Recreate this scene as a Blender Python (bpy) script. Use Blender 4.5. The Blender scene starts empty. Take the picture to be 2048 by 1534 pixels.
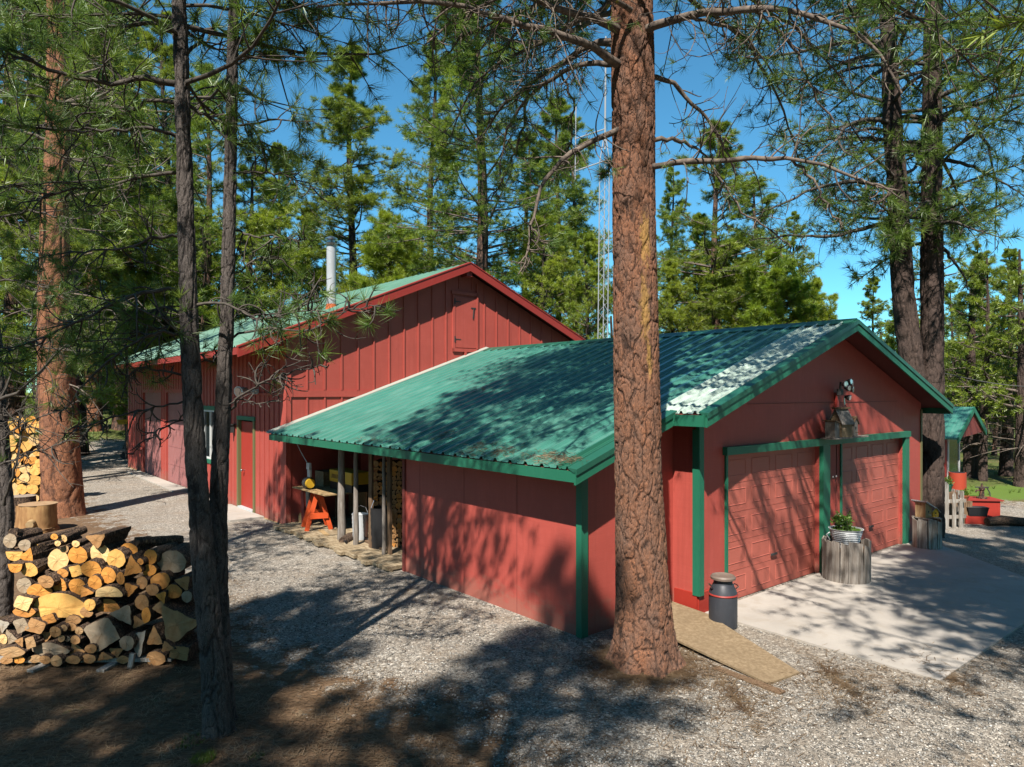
import bpy, math, random
import numpy as np
from mathutils import Vector, Matrix

rad = math.radians
scene = bpy.context.scene
COL = scene.collection

# ------------------------------------------------------------------ camera, sky, sun, exposure
FPX, CX, HY, EYE = 1389.0, 1024.0, 785.0, 3.0          # focal length and horizon as measured on the 2048 px photograph
cam = bpy.data.cameras.new('camera')
cam.sensor_width = 36.0
cam.lens = FPX / 2048 * 36
cam.shift_y = (HY - 767.0) / 2048
cam.clip_start, cam.clip_end = 0.05, 3000
camo = bpy.data.objects.new('camera', cam)
camo.location = (0, 0, EYE)
camo.rotation_euler = (rad(90), 0, 0)
COL.objects.link(camo)
scene.camera = camo

LIGHT = Vector((0.19, 0.655, -0.83)).normalized()        # the way the light travels
SUN_EL = math.asin(-LIGHT.z)
SUN_AZ = math.atan2(-LIGHT.x, -LIGHT.y)                  # clockwise from +Y
sun = bpy.data.lights.new('sun', 'SUN')
sun.energy = 5.0
sun.angle = rad(0.55)
sun.color = (1.0, 0.94, 0.86)
suno = bpy.data.objects.new('sun', sun)
suno.rotation_euler = LIGHT.to_track_quat('-Z', 'Y').to_euler()
suno.location = (-10, -20, 30)
COL.objects.link(suno)

world = bpy.data.worlds.new('World')
scene.world = world
world.use_nodes = True
wt = world.node_tree
sky = wt.nodes.new('ShaderNodeTexSky')
sky.sky_type = 'NISHITA'
sky.sun_disc = False
sky.sun_elevation = SUN_EL
sky.sun_rotation = SUN_AZ
sky.altitude = 1000
sky.air_density = 1.0
sky.dust_density = 0.0
sky.ozone_density = 8.0
tint = wt.nodes.new('ShaderNodeMix')                     # the photograph's sky leans to cyan
tint.data_type = 'RGBA'; tint.blend_type = 'MULTIPLY'; tint.inputs[0].default_value = 1.0
tint.inputs[7].default_value = (.56, 1.0, .88, 1)
wt.links.new(sky.outputs[0], tint.inputs[6])
wt.links.new(tint.outputs[2], wt.nodes['Background'].inputs[0])
wt.nodes['Background'].inputs[1].default_value = 0.092
scene.view_settings.view_transform = 'Standard'
scene.view_settings.look = 'None'
scene.view_settings.exposure = 1.15
scene.view_settings.gamma = 1
scene.cycles.max_bounces = 6
scene.cycles.diffuse_bounces = 1
scene.cycles.transparent_max_bounces = 6
scene.cycles.use_denoising = True

# ------------------------------------------------------------------ coordinates
P1 = Vector((3.208, 9.945, 0))                           # foot of the garage front, s = 0, b = 0
RD = Vector((0.7671, 0.6415, 0))                         # along the garage front
LD = Vector((-0.6415, 0.7671, 0))                        # along the ridges, away
ROT = math.atan2(RD.y, RD.x)
def G(s, b, z=0.0): return P1 + RD * s + LD * b + Vector((0, 0, z))
def sb(p):
    q = Vector((p[0], p[1], 0)) - P1
    return q.dot(RD), q.dot(LD)
def at(x, y, d): return Vector(((x - CX) / FPX * d, d, EYE - (y - HY) / FPX * d))
def ground_at(x, y, z=0.0):
    d = FPX * (EYE - z) / (y - HY)
    return Vector(((x - CX) / FPX * d, d, z))

def smooth(a, b, x):
    t = np.clip((x - a) / (b - a), 0, 1)
    return t * t * (3 - 2 * t)
def hashn(i, j, seed=0):
    i = np.asarray(i).astype(np.int64); j = np.asarray(j).astype(np.int64)
    h = (i * 374761393 + j * 668265263 + seed * 1442695041) & 0xffffffff
    h = ((h ^ (h >> 13)) * 1274126177) & 0xffffffff
    h = h ^ (h >> 16)
    return (h & 0xffffff) / float(0x1000000)
def vnoise(x, y, seed=0):
    x = np.asarray(x, float); y = np.asarray(y, float)
    i = np.floor(x); j = np.floor(y); u = x - i; v = y - j
    u = u * u * (3 - 2 * u); v = v * v * (3 - 2 * v)
    a = hashn(i, j, seed); b = hashn(i + 1, j, seed); c = hashn(i, j + 1, seed); d = hashn(i + 1, j + 1, seed)
    return (a * (1 - u) + b * u) * (1 - v) + (c * (1 - u) + d * u) * v
def fbm(x, y, seed=0, o=4):
    t = 0; amp = .5
    for k in range(o):
        t = t + amp * vnoise(x * 2 ** k, y * 2 ** k, seed + k); amp *= .5
    return t
def gz(x, y):
    """height of the ground"""
    x = np.asarray(x, float); y = np.asarray(y, float)
    z = -0.25 * smooth(8.0, 10.5, x) * smooth(9, 14, y)
    far = smooth(24, 60, np.hypot(x, y))
    z = z + far * (fbm(x * .05, y * .05, 5) - .5) * 1.2
    b = (x - P1.x) * LD.x + (y - P1.y) * LD.y
    z = z + 2.1 * smooth(27.5, 43, b)
    z = z + (fbm(x * .9, y * .9, 9, 3) - .45) * .05 * smooth(4.6, 6.0, -x + 0 * y + (y < 9) * 2.0) * (1 - far)
    return z
def gpt(x, y):
    return Vector((x, y, float(gz(x, y))))

# ------------------------------------------------------------------ meshes and objects
class MB:
    def __init__(s): s.v = []; s.f = []; s.m = []
    def add(s, vs, fs, mi=0):
        o = len(s.v); s.v += [tuple(p) for p in vs]
        s.f += [tuple(i + o for i in f) for f in fs]; s.m += [mi] * len(fs)
        return s
    def hexa(s, p, mi=0):
        return s.add(p, [(0, 3, 2, 1), (4, 5, 6, 7), (0, 1, 5, 4), (1, 2, 6, 5), (2, 3, 7, 6), (3, 0, 4, 7)], mi)
    def box(s, x0, x1, y0, y1, z0, z1, mi=0):
        return s.hexa([(x0, y0, z0), (x1, y0, z0), (x1, y1, z0), (x0, y1, z0), (x0, y0, z1), (x1, y0, z1), (x1, y1, z1), (x0, y1, z1)], mi)
    def bar(s, p, q, w, h, up=(0, 0, 1), mi=0):
        p = Vector(p); q = Vector(q); d = (q - p).normalized(); up = Vector(up)
        if abs(d.dot(up)) > .98: up = Vector((0, 1, 0))
        a = d.cross(up).normalized() * w / 2; c = a.normalized().cross(d).normalized() * h / 2
        return s.hexa([p - a - c, p + a - c, q + a - c, q - a - c, p - a + c, p + a + c, q + a + c, q - a + c], mi)
    def tube(s, pts, rs, n=8, mi=0, cap=True):
        pts = [Vector(p) for p in pts]
        if not hasattr(rs, '__len__'): rs = [rs] * len(pts)
        o = len(s.v); ref = None
        for k, p in enumerate(pts):
            t = (pts[min(k + 1, len(pts) - 1)] - pts[max(k - 1, 0)]).normalized()
            if ref is None: ref = t.orthogonal().normalized()
            ref = (ref - t * ref.dot(t)).normalized(); b = t.cross(ref)
            for i in range(n):
                a = 2 * math.pi * i / n
                s.v.append(tuple(p + (ref * math.cos(a) + b * math.sin(a)) * rs[k]))
        for k in range(len(pts) - 1):
            for i in range(n):
                j = (i + 1) % n
                s.f.append((o + k * n + i, o + k * n + j, o + (k + 1) * n + j, o + (k + 1) * n + i)); s.m.append(mi)
        if cap:
            s.f.append(tuple(o + i for i in reversed(range(n)))); s.m.append(mi)
            e = o + (len(pts) - 1) * n
            s.f.append(tuple(e + i for i in range(n))); s.m.append(mi)
        return s
    def lathe(s, prof, c=(0, 0, 0), n=20, mi=0, cap=True):
        o = len(s.v)
        for r, z in prof:
            for i in range(n):
                a = 2 * math.pi * i / n
                s.v.append((c[0] + r * math.cos(a), c[1] + r * math.sin(a), c[2] + z))
        for k in range(len(prof) - 1):
            for i in range(n):
                j = (i + 1) % n
                s.f.append((o + k * n + i, o + k * n + j, o + (k + 1) * n + j, o + (k + 1) * n + i)); s.m.append(mi)
        if cap:
            s.f.append(tuple(o + i for i in reversed(range(n)))); s.m.append(mi)
            e = o + (len(prof) - 1) * n
            s.f.append(tuple(e + i for i in range(n))); s.m.append(mi)
        return s
    def prism(s, poly, dvec, mi=0, mi_cap=None):
        """a polygon (3d points) pushed along dvec"""
        n = len(poly); d = Vector(dvec); a = [Vector(p) for p in poly]
        s.add(a + [p + d for p in a], [(i, (i + 1) % n, n + (i + 1) % n, n + i) for i in range(n)], mi)
        o = len(s.v) - 2 * n; mc = mi if mi_cap is None else mi_cap
        s.f.append(tuple(o + i for i in reversed(range(n)))); s.m.append(mc)
        s.f.append(tuple(o + n + i for i in range(n))); s.m.append(mc)
        return s
    def sphere(s, c, r, n=10, mi=0, sc=(1, 1, 1)):
        prof = [(max(1e-4, math.sin(math.pi * k / n)) * r, -math.cos(math.pi * k / n) * r) for k in range(n + 1)]
        o = len(s.v); s.lathe(prof, (0, 0, 0), 2 * n, mi, False)
        for k in range(o, len(s.v)):
            x, y, z = s.v[k]; s.v[k] = (c[0] + x * sc[0], c[1] + y * sc[1], c[2] + z * sc[2])
        return s
    def build(s, name, mats, parent=None, smooth_=False, bevel=0):
        me = bpy.data.meshes.new(name)
        me.from_pydata(s.v, [], s.f)
        if not isinstance(mats, (list, tuple)): mats = [mats]
        for m in mats: me.materials.append(m)
        if len(mats) > 1: me.polygons.foreach_set('material_index', s.m)
        me.update()
        o = bpy.data.objects.new(name, me); COL.objects.link(o)
        if parent: o.parent = parent
        if smooth_:
            me.shade_smooth()
            me.set_sharp_from_angle(angle=rad(38))
        if bevel:
            md = o.modifiers.new('bevel', 'BEVEL'); md.width = bevel; md.segments = 2; md.limit_method = 'ANGLE'
        return o

def tag(o, label, cat, group=None, kind=None):
    if label: o['label'] = label
    if cat: o['category'] = cat
    if group: o['group'] = group
    if kind: o['kind'] = kind
    return o
def thing(name, label, cat, loc=(0, 0, 0), rz=0.0, group=None):
    o = bpy.data.objects.new(name, None); COL.objects.link(o)
    o.empty_display_size = .1
    o.location = loc; o.rotation_euler = (0, 0, rz)
    return tag(o, label, cat, group)

def np_mesh(name, V, F, mats, parent=None, attrs=None, smooth_=False):
    """V (n,3), F (m,k) as arrays -> object"""
    V = np.ascontiguousarray(V, np.float32); F = np.ascontiguousarray(F, np.int32)
    me = bpy.data.meshes.new(name)
    k = F.shape[1]
    me.vertices.add(len(V)); me.vertices.foreach_set('co', V.ravel())
    me.loops.add(F.size); me.loops.foreach_set('vertex_index', F.ravel())
    me.polygons.add(len(F)); me.polygons.foreach_set('loop_start', np.arange(0, F.size, k, dtype=np.int32))
    try: me.polygons.foreach_set('loop_total', np.full(len(F), k, np.int32))
    except Exception: pass
    if smooth_: me.polygons.foreach_set('use_smooth', np.ones(len(F), bool))
    for nm, a in (attrs or {}).items():
        at_ = me.attributes.new(nm, 'FLOAT_COLOR' if a.ndim == 2 else 'FLOAT', 'POINT')
        if a.ndim == 2: at_.data.foreach_set('color', np.ascontiguousarray(a, np.float32).ravel())
        else: at_.data.foreach_set('value', np.ascontiguousarray(a, np.float32))
    if not isinstance(mats, (list, tuple)): mats = [mats]
    for m in mats: me.materials.append(m)
    me.update(calc_edges=True)
    o = bpy.data.objects.new(name, me); COL.objects.link(o)
    if parent: o.parent = parent
    return o

# ------------------------------------------------------------------ materials
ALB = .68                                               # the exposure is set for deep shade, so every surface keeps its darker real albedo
class NT:
    """a short way to write node trees"""
    def __init__(s, name):
        s.m = bpy.data.materials.new(name); s.m.use_nodes = True; s.t = s.m.node_tree
        s.b = s.t.nodes['Principled BSDF']; s.out = s.t.nodes['Material Output']
    def n(s, typ, ins=None, **kw):
        nd = s.t.nodes.new('ShaderNode' + typ)
        for k, v in kw.items(): setattr(nd, k, v)
        for k, v in (ins or {}).items(): s.set(nd.inputs[k], v)
        return nd
    def set(s, sock, v):
        if isinstance(v, bpy.types.NodeSocket): s.t.links.new(v, sock)
        elif isinstance(v, bpy.types.Node): s.t.links.new(v.outputs[0], sock)
        else:
            if hasattr(sock.default_value, '__len__') and isinstance(v, (tuple, list)) and len(sock.default_value) == 4 and len(v) == 3: v = (*v, 1)
            sock.default_value = v
    def coord(s, scale=(1, 1, 1), kind='Object', rot=(0, 0, 0)):
        tc = s.n('TexCoord')
        return s.n('Mapping', {0: tc.outputs[kind], 'Scale': scale, 'Rotation': rot}).outputs[0]
    def noise(s, vec, scale=5, detail=4, rough=.55, dist=0): return s.n('TexNoise', {'Vector': vec, 'Scale': scale, 'Detail': detail, 'Roughness': rough, 'Distortion': dist})
    def vor(s, vec, scale=5, feature='F1', rnd=1.0): return s.n('TexVoronoi', {'Vector': vec, 'Scale': scale, 'Randomness': rnd}, feature=feature)
    def ramp(s, fac, stops, interp='LINEAR'):
        r = s.n('ValToRGB', {0: fac}); cr = r.color_ramp; cr.interpolation = interp
        while len(cr.elements) < len(stops): cr.elements.new(.5)
        for e, (p, c) in zip(cr.elements, stops):
            e.position = p; e.color = (*c, 1) if len(c) == 3 else c
        return r.outputs[0]
    def mix(s, fac, a, b, mode='MIX'):
        nd = s.n('Mix', data_type='RGBA', blend_type=mode)
        s.set(nd.inputs[0], fac); s.set(nd.inputs[6], a); s.set(nd.inputs[7], b); return nd.outputs[2]
    def math(s, op, a, b=0.0, clamp=False):
        nd = s.n('Math', operation=op, use_clamp=clamp); s.set(nd.inputs[0], a); s.set(nd.inputs[1], b); return nd.outputs[0]
    def rng(s, v, a, b, c=0.0, d=1.0): return s.n('MapRange', {0: v, 1: a, 2: b, 3: c, 4: d}).outputs[0]
    def bump(s, h, strength=.4, dist=.01, normal=None):
        ins = {'Height': h, 'Strength': strength, 'Distance': dist}
        if normal is not None: ins['Normal'] = normal
        return s.n('Bump', ins).outputs[0]
    def attr(s, name): return s.n('Attribute', attribute_name=name)
    def done(s, color=None, rough=.7, normal=None, metal=0.0, spec=.5):
        if color is not None:
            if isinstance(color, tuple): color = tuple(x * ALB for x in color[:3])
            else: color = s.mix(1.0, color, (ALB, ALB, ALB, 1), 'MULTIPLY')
            s.set(s.b.inputs['Base Color'], color)
        s.set(s.b.inputs['Roughness'], rough); s.set(s.b.inputs['Metallic'], metal)
        s.set(s.b.inputs['Specular IOR Level'], spec)
        if normal is not None: s.set(s.b.inputs['Normal'], normal)
        return s.m

def sc3(c, k): return tuple(x * k for x in c)
def paint(name, c, rough=.6, grain=.3, grainscale=(60, 4, 4), dirt=.25, spec=.35, fade=None, splash=False):
    t = NT(name)
    g = t.noise(t.coord(grainscale), 1.0, 5, .6)
    lg = t.noise(t.coord(), 1.3, 4, .6)
    sp = t.noise(t.coord((1, 1, .35)), 9, 5, .7)
    col = t.mix(t.math('MULTIPLY', t.rng(lg.outputs[0], .35, .75), dirt), c, sc3(c, .62))
    col = t.mix(t.math('MULTIPLY', t.rng(sp.outputs[0], .5, .8), dirt), col, fade or tuple(min(1, x * 1.25 + .03) for x in c))
    col = t.mix(t.math('MULTIPLY', t.rng(g.outputs[0], .3, .7), grain), col, sc3(c, .8))
    nm = t.bump(g.outputs[0], .35, .004)
    if splash:
        xyz = t.n('SeparateXYZ', {0: t.n('TexCoord').outputs['Object']}); wn = t.n('TexWhiteNoise', noise_dimensions='1D'); t.set(wn.inputs['W'], t.math('FLOOR', t.math('DIVIDE', t.math('ADD', xyz.outputs[0], xyz.outputs[1]), 1.22)))
        col = t.mix(t.math('MULTIPLY', wn.outputs[0], .3), col, sc3(c, .7))   # one sheet of siding has faded more than the next
        #                                         # mud thrown up by rain along the foot of the wall, and rain streaks
        zz = t.n('SeparateXYZ', {0: t.n('TexCoord').outputs['Object']}).outputs[2]
        sn = t.noise(t.coord((2.5, 2.5, 5)), 2.0, 5, .7)
        f = t.rng(t.math('ADD', zz, t.rng(sn.outputs[0], .3, .7, -.22, .22)), .08, .36, .5, 0)
        col = t.mix(f, col, (.3, .17, .12))
        st = t.noise(t.coord((9, 9, .25)), 1.5, 5, .7)
        col = t.mix(t.rng(st.outputs[0], .52, .72, 0, .4), col, sc3(c, .6))
        kn = t.vor(t.coord((2.1, 2.1, .9)), 1.0)
        col = t.mix(t.rng(kn.outputs['Distance'], .05, .02, 0, .5), col, sc3(c, .5))
    return t.done(col, rough, nm, spec=spec)
def wood(name, c1, c2, scale=(18, 18, 1.2), rough=.85, bump=.4):
    t = NT(name)
    co = t.coord(scale)
    g = t.noise(co, 2.5, 6, .65, .3)
    lg = t.noise(t.coord(), 2.0, 3)
    rnd = t.n('ObjectInfo').outputs['Random']
    col = t.ramp(g.outputs[0], [(.25, sc3(c2, .7)), (.45, c2), (.62, c1), (.8, tuple(min(1, x * 1.15) for x in c1))])
    col = t.mix(t.rng(lg.outputs[0], .4, .7, 0, .5), col, sc3(c2, .8))
    col = t.mix(t.rng(rnd, 0, 1, 0, .3), col, sc3(c1, .65))
    return t.done(col, rough, t.bump(g.outputs[0], bump, .006), spec=.2)

RED = (.54, .095, .07)
M = {}
M['red'] = paint('red_paint', RED, .62, .5, (2.2, 2.2, 55), .45, splash=True)
M['white_metal_dull'] = paint('dull_mast_steel', (.38, .4, .41), .5, .3)
M['red_door'] = paint('red_door_paint', (.54, .14, .10), .55, .15, (3, 3, 60))
M['red_bright'] = paint('bright_red_paint', (.42, .035, .02), .6, .2)
M['red_trim'] = paint('red_trim_paint', (.36, .04, .03), .5, .2)
M['red_faded'] = paint('faded_red_paint', (.42, .16, .15), .7, .3, (2, 2, 30), .5, fade=(.5, .28, .26))
M['soffit'] = paint('soffit_paint', (.22, .045, .035), .75, .3)
M['green_trim'] = paint('green_trim_paint', (.02, .17, .095), .5, .2, (30, 30, 3))
M['green_dark'] = paint('dark_green_metal', (.02, .12, .075), .4, .1)
M['khaki'] = paint('olive_trim_paint', (.16, .15, .06), .6, .2)
M['white'] = paint('white_paint', (.75, .75, .72), .5, .1)
M['white_metal'] = paint('galvanised_metal', (.6, .62, .63), .35, .2)
M['black'] = paint('black_plastic', (.02, .02, .022), .5, .1)
M['dark'] = paint('dark_grey', (.05, .05, .05), .6, .1)
M['yellow'] = paint('yellow_paint', (.7, .42, .03), .5, .2)
M['orange'] = paint('orange_paint', (.75, .1, .02), .6, .25, (3, 3, 20))
M['orange_red'] = paint('orange_red_paint', (.45, .06, .025), .6, .2)
M['terracotta'] = paint('terracotta', (.4, .1, .04), .8, .2)
M['glass'] = NT('dark_glass').done((.02, .03, .035), .08, spec=.8)
M['lens'] = NT('clear_lens').done((.75, .77, .8), .15, metal=.6)
M['steel'] = NT('bright_steel').done((.55, .56, .58), .3, metal=1)
M['rust'] = paint('rusty_orange', (.6, .14, .04), .8, .4, (20, 20, 20), .5)
M['grey_wood'] = wood('weathered_grey_wood', (.38, .34, .3), (.2, .165, .135))
M['brown_wood'] = wood('weathered_brown_wood', (.3, .2, .12), (.14, .08, .045))
M['pale_wood'] = wood('pale_sawn_wood', (.62, .44, .24), (.42, .27, .12))
M['deck_wood'] = wood('deck_boards', (.52, .42, .28), (.3, .22, .13), (10, 2, 10))
M['tan_board'] = wood('particle_board', (.38, .28, .17), (.25, .175, .1), (9, 9, 9))
M['picket'] = wood('bleached_pickets', (.55, .53, .48), (.28, .23, .18))

def roof_metal(name, c, pale=0.0, rough=.38):
    t = NT(name)
    lg = t.noise(t.coord((1, .25, 1)), 1.1, 4, .6)
    fi = t.noise(t.coord((.3, 6, 1)), 3, 4, .6)
    col = t.mix(t.rng(lg.outputs[0], .35, .7), c, sc3(c, .8))
    col = t.mix(t.rng(fi.outputs[0], .5, .8, 0, .3), col, (.3, .45, .38))
    ru = t.noise(t.coord((2, 1, 1)), 5, 6, .7)
    col = t.mix(t.rng(ru.outputs[0], .68, .78, 0, .35), col, (.28, .2, .11))
    return t.done(col, t.rng(fi.outputs[0], .3, .7, rough - .06, rough + .12), spec=.8)
M['roof'] = roof_metal('green_metal_roofing', (.062, .235, .175), rough=.27)
M['roof_glare'] = roof_metal('glare_painted_roofing', (.55, .68, .58), rough=.45)  # sun glare on the front sheet, put into its base colour
M['roof_barn'] = roof_metal('faded_green_roofing', (.10, .25, .165), rough=.42)

def concrete(name, c):
    t = NT(name)
    a = t.noise(t.coord(), .8, 6, .65); b = t.noise(t.coord(), 40, 4, .7); d = t.noise(t.coord(), 3.5, 5, .7, .6)
    col = t.mix(t.rng(a.outputs[0], .35, .7), c, sc3(c, .78))
    col = t.mix(t.rng(d.outputs[0], .52, .7, 0, .6), col, sc3((c[0], c[1] * .93, c[2] * .82), .72))
    col = t.mix(t.rng(b.outputs[0], .4, .7, 0, .25), col, sc3(c, .7))
    return t.done(col, .85, t.bump(b.outputs[0], .3, .003), spec=.25)
M['concrete'] = concrete('concrete', (.52, .47, .41))
M['pipe'] = paint('stove_pipe', (.5, .52, .54), .3, .3, (20, 20, 3), .5, spec=.8)

# ground: gravel, pine duff and grass by the zone attribute
def ground_mat():
    t = NT('ground')
    co = t.coord()
    big = t.noise(co, .6, 4, .6)
    def stones(scale):
        v = t.vor(co, scale); e = t.vor(co, scale, 'DISTANCE_TO_EDGE')
        tone = t.ramp(t.n('SeparateColor', {0: v.outputs['Color']}).outputs[0], [(0, (.13, .115, .1)), (.3, (.28, .245, .2)), (.62, (.46, .405, .335)), (.86, (.64, .575, .48)), (1, (.82, .75, .65))])
        return tone, e.outputs['Distance'], v.outputs['Distance']
    s1, e1, d1 = stones(36.0); s2, e2, d2 = stones(75.0)
    n2 = t.noise(co, 14, 3)
    pick = t.rng(n2.outputs[0], .45, .55)
    grav = t.mix(pick, s1, s2)
    warm = t.noise(co, 1.7, 4, .6)
    grav = t.mix(t.rng(warm.outputs[0], .45, .68, 0, .5), grav, (.36, .27, .185))
    grav = t.mix(t.rng(big.outputs[0], .35, .7, 0, .3), grav, (.3, .27, .23))
    trk = t.noise(t.coord((.5, .5, 1)), 1.2, 3, .6, 1.0)
    grav = t.mix(t.rng(trk.outputs[0], .52, .66, 0, .45), grav, t.mix(s2, grav, (.26, .2, .15)))
    # duff: crossing needles
    def needles(rot, sc):
        m = t.coord((2.6 * sc, 36 * sc, 1), rot=(0, 0, rot))
        return t.noise(m, 2.6, 3, .6, .4).outputs[0]
    nn = t.math('MAXIMUM', t.math('MAXIMUM', needles(.3, 1.0), needles(1.4, 1.1)), needles(2.4, .9))
    duff = t.ramp(nn, [(.42, (.06, .036, .022)), (.55, (.17, .105, .06)), (.66, (.32, .2, .11)), (.78, (.52, .36, .2))])
    dn = t.noise(co, 1.1, 5, .65)
    duff = t.mix(t.rng(dn.outputs[0], .45, .68, 0, .6), duff, (.1, .065, .042))
    dn2 = t.noise(co, 4, 5, .65)
    duff = t.mix(t.rng(dn2.outputs[0], .56, .7, 0, .5), duff, (.3, .18, .09))
    gr1 = t.noise(t.coord((14, 14, 1)), 2, 5, .7)
    grass = t.ramp(gr1.outputs[0], [(.3, (.03, .05, .015)), (.5, (.1, .13, .03)), (.7, (.25, .24, .08)), (.85, (.36, .3, .14))])
    z = t.attr('zone')
    sep = t.n('SeparateColor', {0: z.outputs['Color']})
    w = t.noise(co, 3.0, 5, .7)
    w2 = t.noise(co, 18.0, 4, .7)
    jit = t.math('ADD', t.rng(w.outputs[0], .3, .7, -.36, .36), t.rng(w2.outputs[0], .3, .7, -.14, .14))
    fg = t.rng(t.math('ADD', sep.outputs[0], jit), .42, .58)
    fgr = t.rng(t.math('ADD', sep.outputs[1], jit), .38, .62)
    fb = t.rng(t.math('ADD', sep.outputs[2], jit), .3, .7)
    base = t.mix(fgr, duff, grass)
    base = t.mix(fb, base, (.13, .2, .035))
    col = t.mix(fg, base, grav)
    h1 = t.math('MINIMUM', t.math('MULTIPLY', e1, 2.5), .5)
    h2 = t.math('MINIMUM', t.math('MULTIPLY', e2, 2.5), .5)
    hs = t.n('Mix', {0: pick, 2: h1, 3: h2}).outputs[0]
    h = t.n('Mix', {0: fg, 2: nn, 3: hs}).outputs[0]
    return t.done(col, .9, t.bump(h, .9, .018), spec=.15)
M['ground'] = ground_mat()

def needles_mat(name, dark, mid, light, tint=(.2, .26, .02), sc=1.2):
    t = NT(name)
    t.t.nodes.remove(t.b)
    co = t.coord()
    a = t.noise(co, sc, 3, .6); b = t.noise(co, sc * 5, 2, .6)
    rnd = t.n('ObjectInfo').outputs['Random']
    f = t.math('ADD', t.math('MULTIPLY', a.outputs[0], .6), t.math('MULTIPLY', b.outputs[0], .4))
    col = t.ramp(f, [(.34, dark), (.5, mid), (.66, light)])
    col = t.mix(t.rng(rnd, 0, 1, 0, .35), col, tint)
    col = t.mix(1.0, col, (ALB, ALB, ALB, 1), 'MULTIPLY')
    d = t.n('BsdfDiffuse', {0: col}); tr = t.n('BsdfTranslucent', {0: col}); g = t.n('BsdfGlossy', {0: (.7, .75, .7, 1), 1: .45})
    m1 = t.n('MixShader', {0: .45, 1: d.outputs[0], 2: tr.outputs[0]})
    m2 = t.n('MixShader', {0: .05, 1: m1.outputs[0], 2: g.outputs[0]})
    t.t.links.new(m2.outputs[0], t.out.inputs[0])
    return t.m
M['needles'] = needles_mat('pine_needles', (.06, .11, .014), (.21, .32, .03), (.48, .58, .05), (.42, .44, .05))
M['needles_near'] = needles_mat('near_pine_needles', (.04, .095, .02), (.13, .24, .035), (.32, .44, .06), (.24, .31, .04), 2.0)
M['needles_bright'] = needles_mat('bright_pine_needles', (.1, .19, .01), (.3, .43, .025), (.55, .64, .05), (.5, .52, .05))
M['litter'] = needles_mat('dry_needles', (.14, .08, .045), (.34, .23, .13), (.6, .45, .28), (.2, .13, .08), 3)
M['grass'] = needles_mat('grass_blades', (.05, .11, .015), (.14, .22, .03), (.26, .32, .06), (.2, .26, .03), 2)
M['leaf'] = needles_mat('garden_leaves', (.05, .14, .015), (.13, .26, .03), (.25, .36, .05), (.2, .3, .03), 9)

def bark(name, plate_a, plate_b, crack, scale=1.0, lichen=None, use_attr=False, resin=False):
    t = NT(name)
    co = t.coord((7 * scale, 7 * scale, 1.9 * scale))
    w = t.noise(co, 1.5, 4, .6)
    v = t.vor(t.n('VectorMath', {0: co, 1: t.n('VectorMath', {0: w.outputs['Color'], 'Scale': .8}, operation='SCALE').outputs[0]}, operation='ADD').outputs[0], 1.6)
    e = t.noise(t.coord((16 * scale, 16 * scale, 4 * scale)), 2.2, 6, .7)
    sepc = t.n('SeparateColor', {0: v.outputs['Color']})
    tone = sepc.outputs[0]
    if use_attr:
        pl = t.attr('plate'); sp = t.n('SeparateColor', {0: pl.outputs['Color']})
        pn = t.noise(t.coord((4, 4, 2)), 1.3, 4, .7)
        tone = t.math('ADD', t.math('MULTIPLY', sp.outputs[0], .55), t.rng(pn.outputs[0], .38, .62, -.15, .6), True)
        cn_ = t.noise(t.coord((9, 9, 5)), 1.4, 4, .7)
        crk = t.math('MAXIMUM', t.rng(sp.outputs[1], -.01, .16, .02, 1), t.rng(cn_.outputs[0], .44, .58), True)
    else:
        ed = t.vor(t.n('VectorMath', {0: co, 1: t.n('VectorMath', {0: w.outputs['Color'], 'Scale': .8}, operation='SCALE').outputs[0]}, operation='ADD').outputs[0], 1.6, 'DISTANCE_TO_EDGE')
        crk = t.rng(ed.outputs[0], .02, .2)
    col = t.mix(tone, plate_a, plate_b)
    col = t.mix(t.rng(e.outputs[0], .35, .68), sc3(plate_b, .55), col)
    fl = t.noise(t.coord((30 * scale, 30 * scale, 14 * scale)), 1.6, 4, .7)
    col = t.mix(t.rng(fl.outputs[0], .55, .7, 0, .55), col, tuple(min(1, x * 1.6 + .02) for x in plate_a))
    col = t.mix(crk, crack, col)
    if lichen:
        ln = t.noise(t.coord((3, 3, 2)), 3, 5, .7)
        col = t.mix(t.rng(ln.outputs[0], .58, .66, 0, .7), col, lichen)
    if resin:
        r = t.attr('plate'); rs = t.n('SeparateColor', {0: r.outputs['Color']}).outputs[2]
        rn = t.noise(t.coord((10, 10, 3)), 3, 5, .7)
        col = t.mix(t.rng(t.math('ADD', rs, t.rng(rn.outputs[0], .3, .7, -.5, .4)), .4, .8, 0, .6), col, (.5, .3, .08))
    h = t.math('ADD', t.math('MULTIPLY', crk, .6), t.math('MULTIPLY', e.outputs[0], .8))
    return t.done(col, .88, t.bump(h, .9, .02), spec=.18)
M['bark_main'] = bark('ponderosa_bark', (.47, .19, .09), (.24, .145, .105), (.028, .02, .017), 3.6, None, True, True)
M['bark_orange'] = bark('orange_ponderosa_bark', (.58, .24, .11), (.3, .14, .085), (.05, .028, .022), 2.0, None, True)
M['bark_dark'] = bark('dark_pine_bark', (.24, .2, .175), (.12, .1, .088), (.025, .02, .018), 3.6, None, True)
M['bark_right'] = bark('dark_brown_bark', (.15, .1, .08), (.085, .06, .05), (.025, .018, .015), 1.4, None, True)  # dark brown bark shared by the forked pine and other dark trunks
M['bark_far'] = bark('far_pine_bark', (.3, .15, .09), (.14, .09, .07), (.04, .03, .025), 1.2)
M['bark_far_dark'] = bark('far_dark_bark', (.14, .11, .09), (.08, .06, .05), (.03, .022, .02), 1.2)
M['bark_log'] = bark('log_bark', (.36, .23, .14), (.2, .13, .09), (.06, .04, .03), 3.0)
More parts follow.
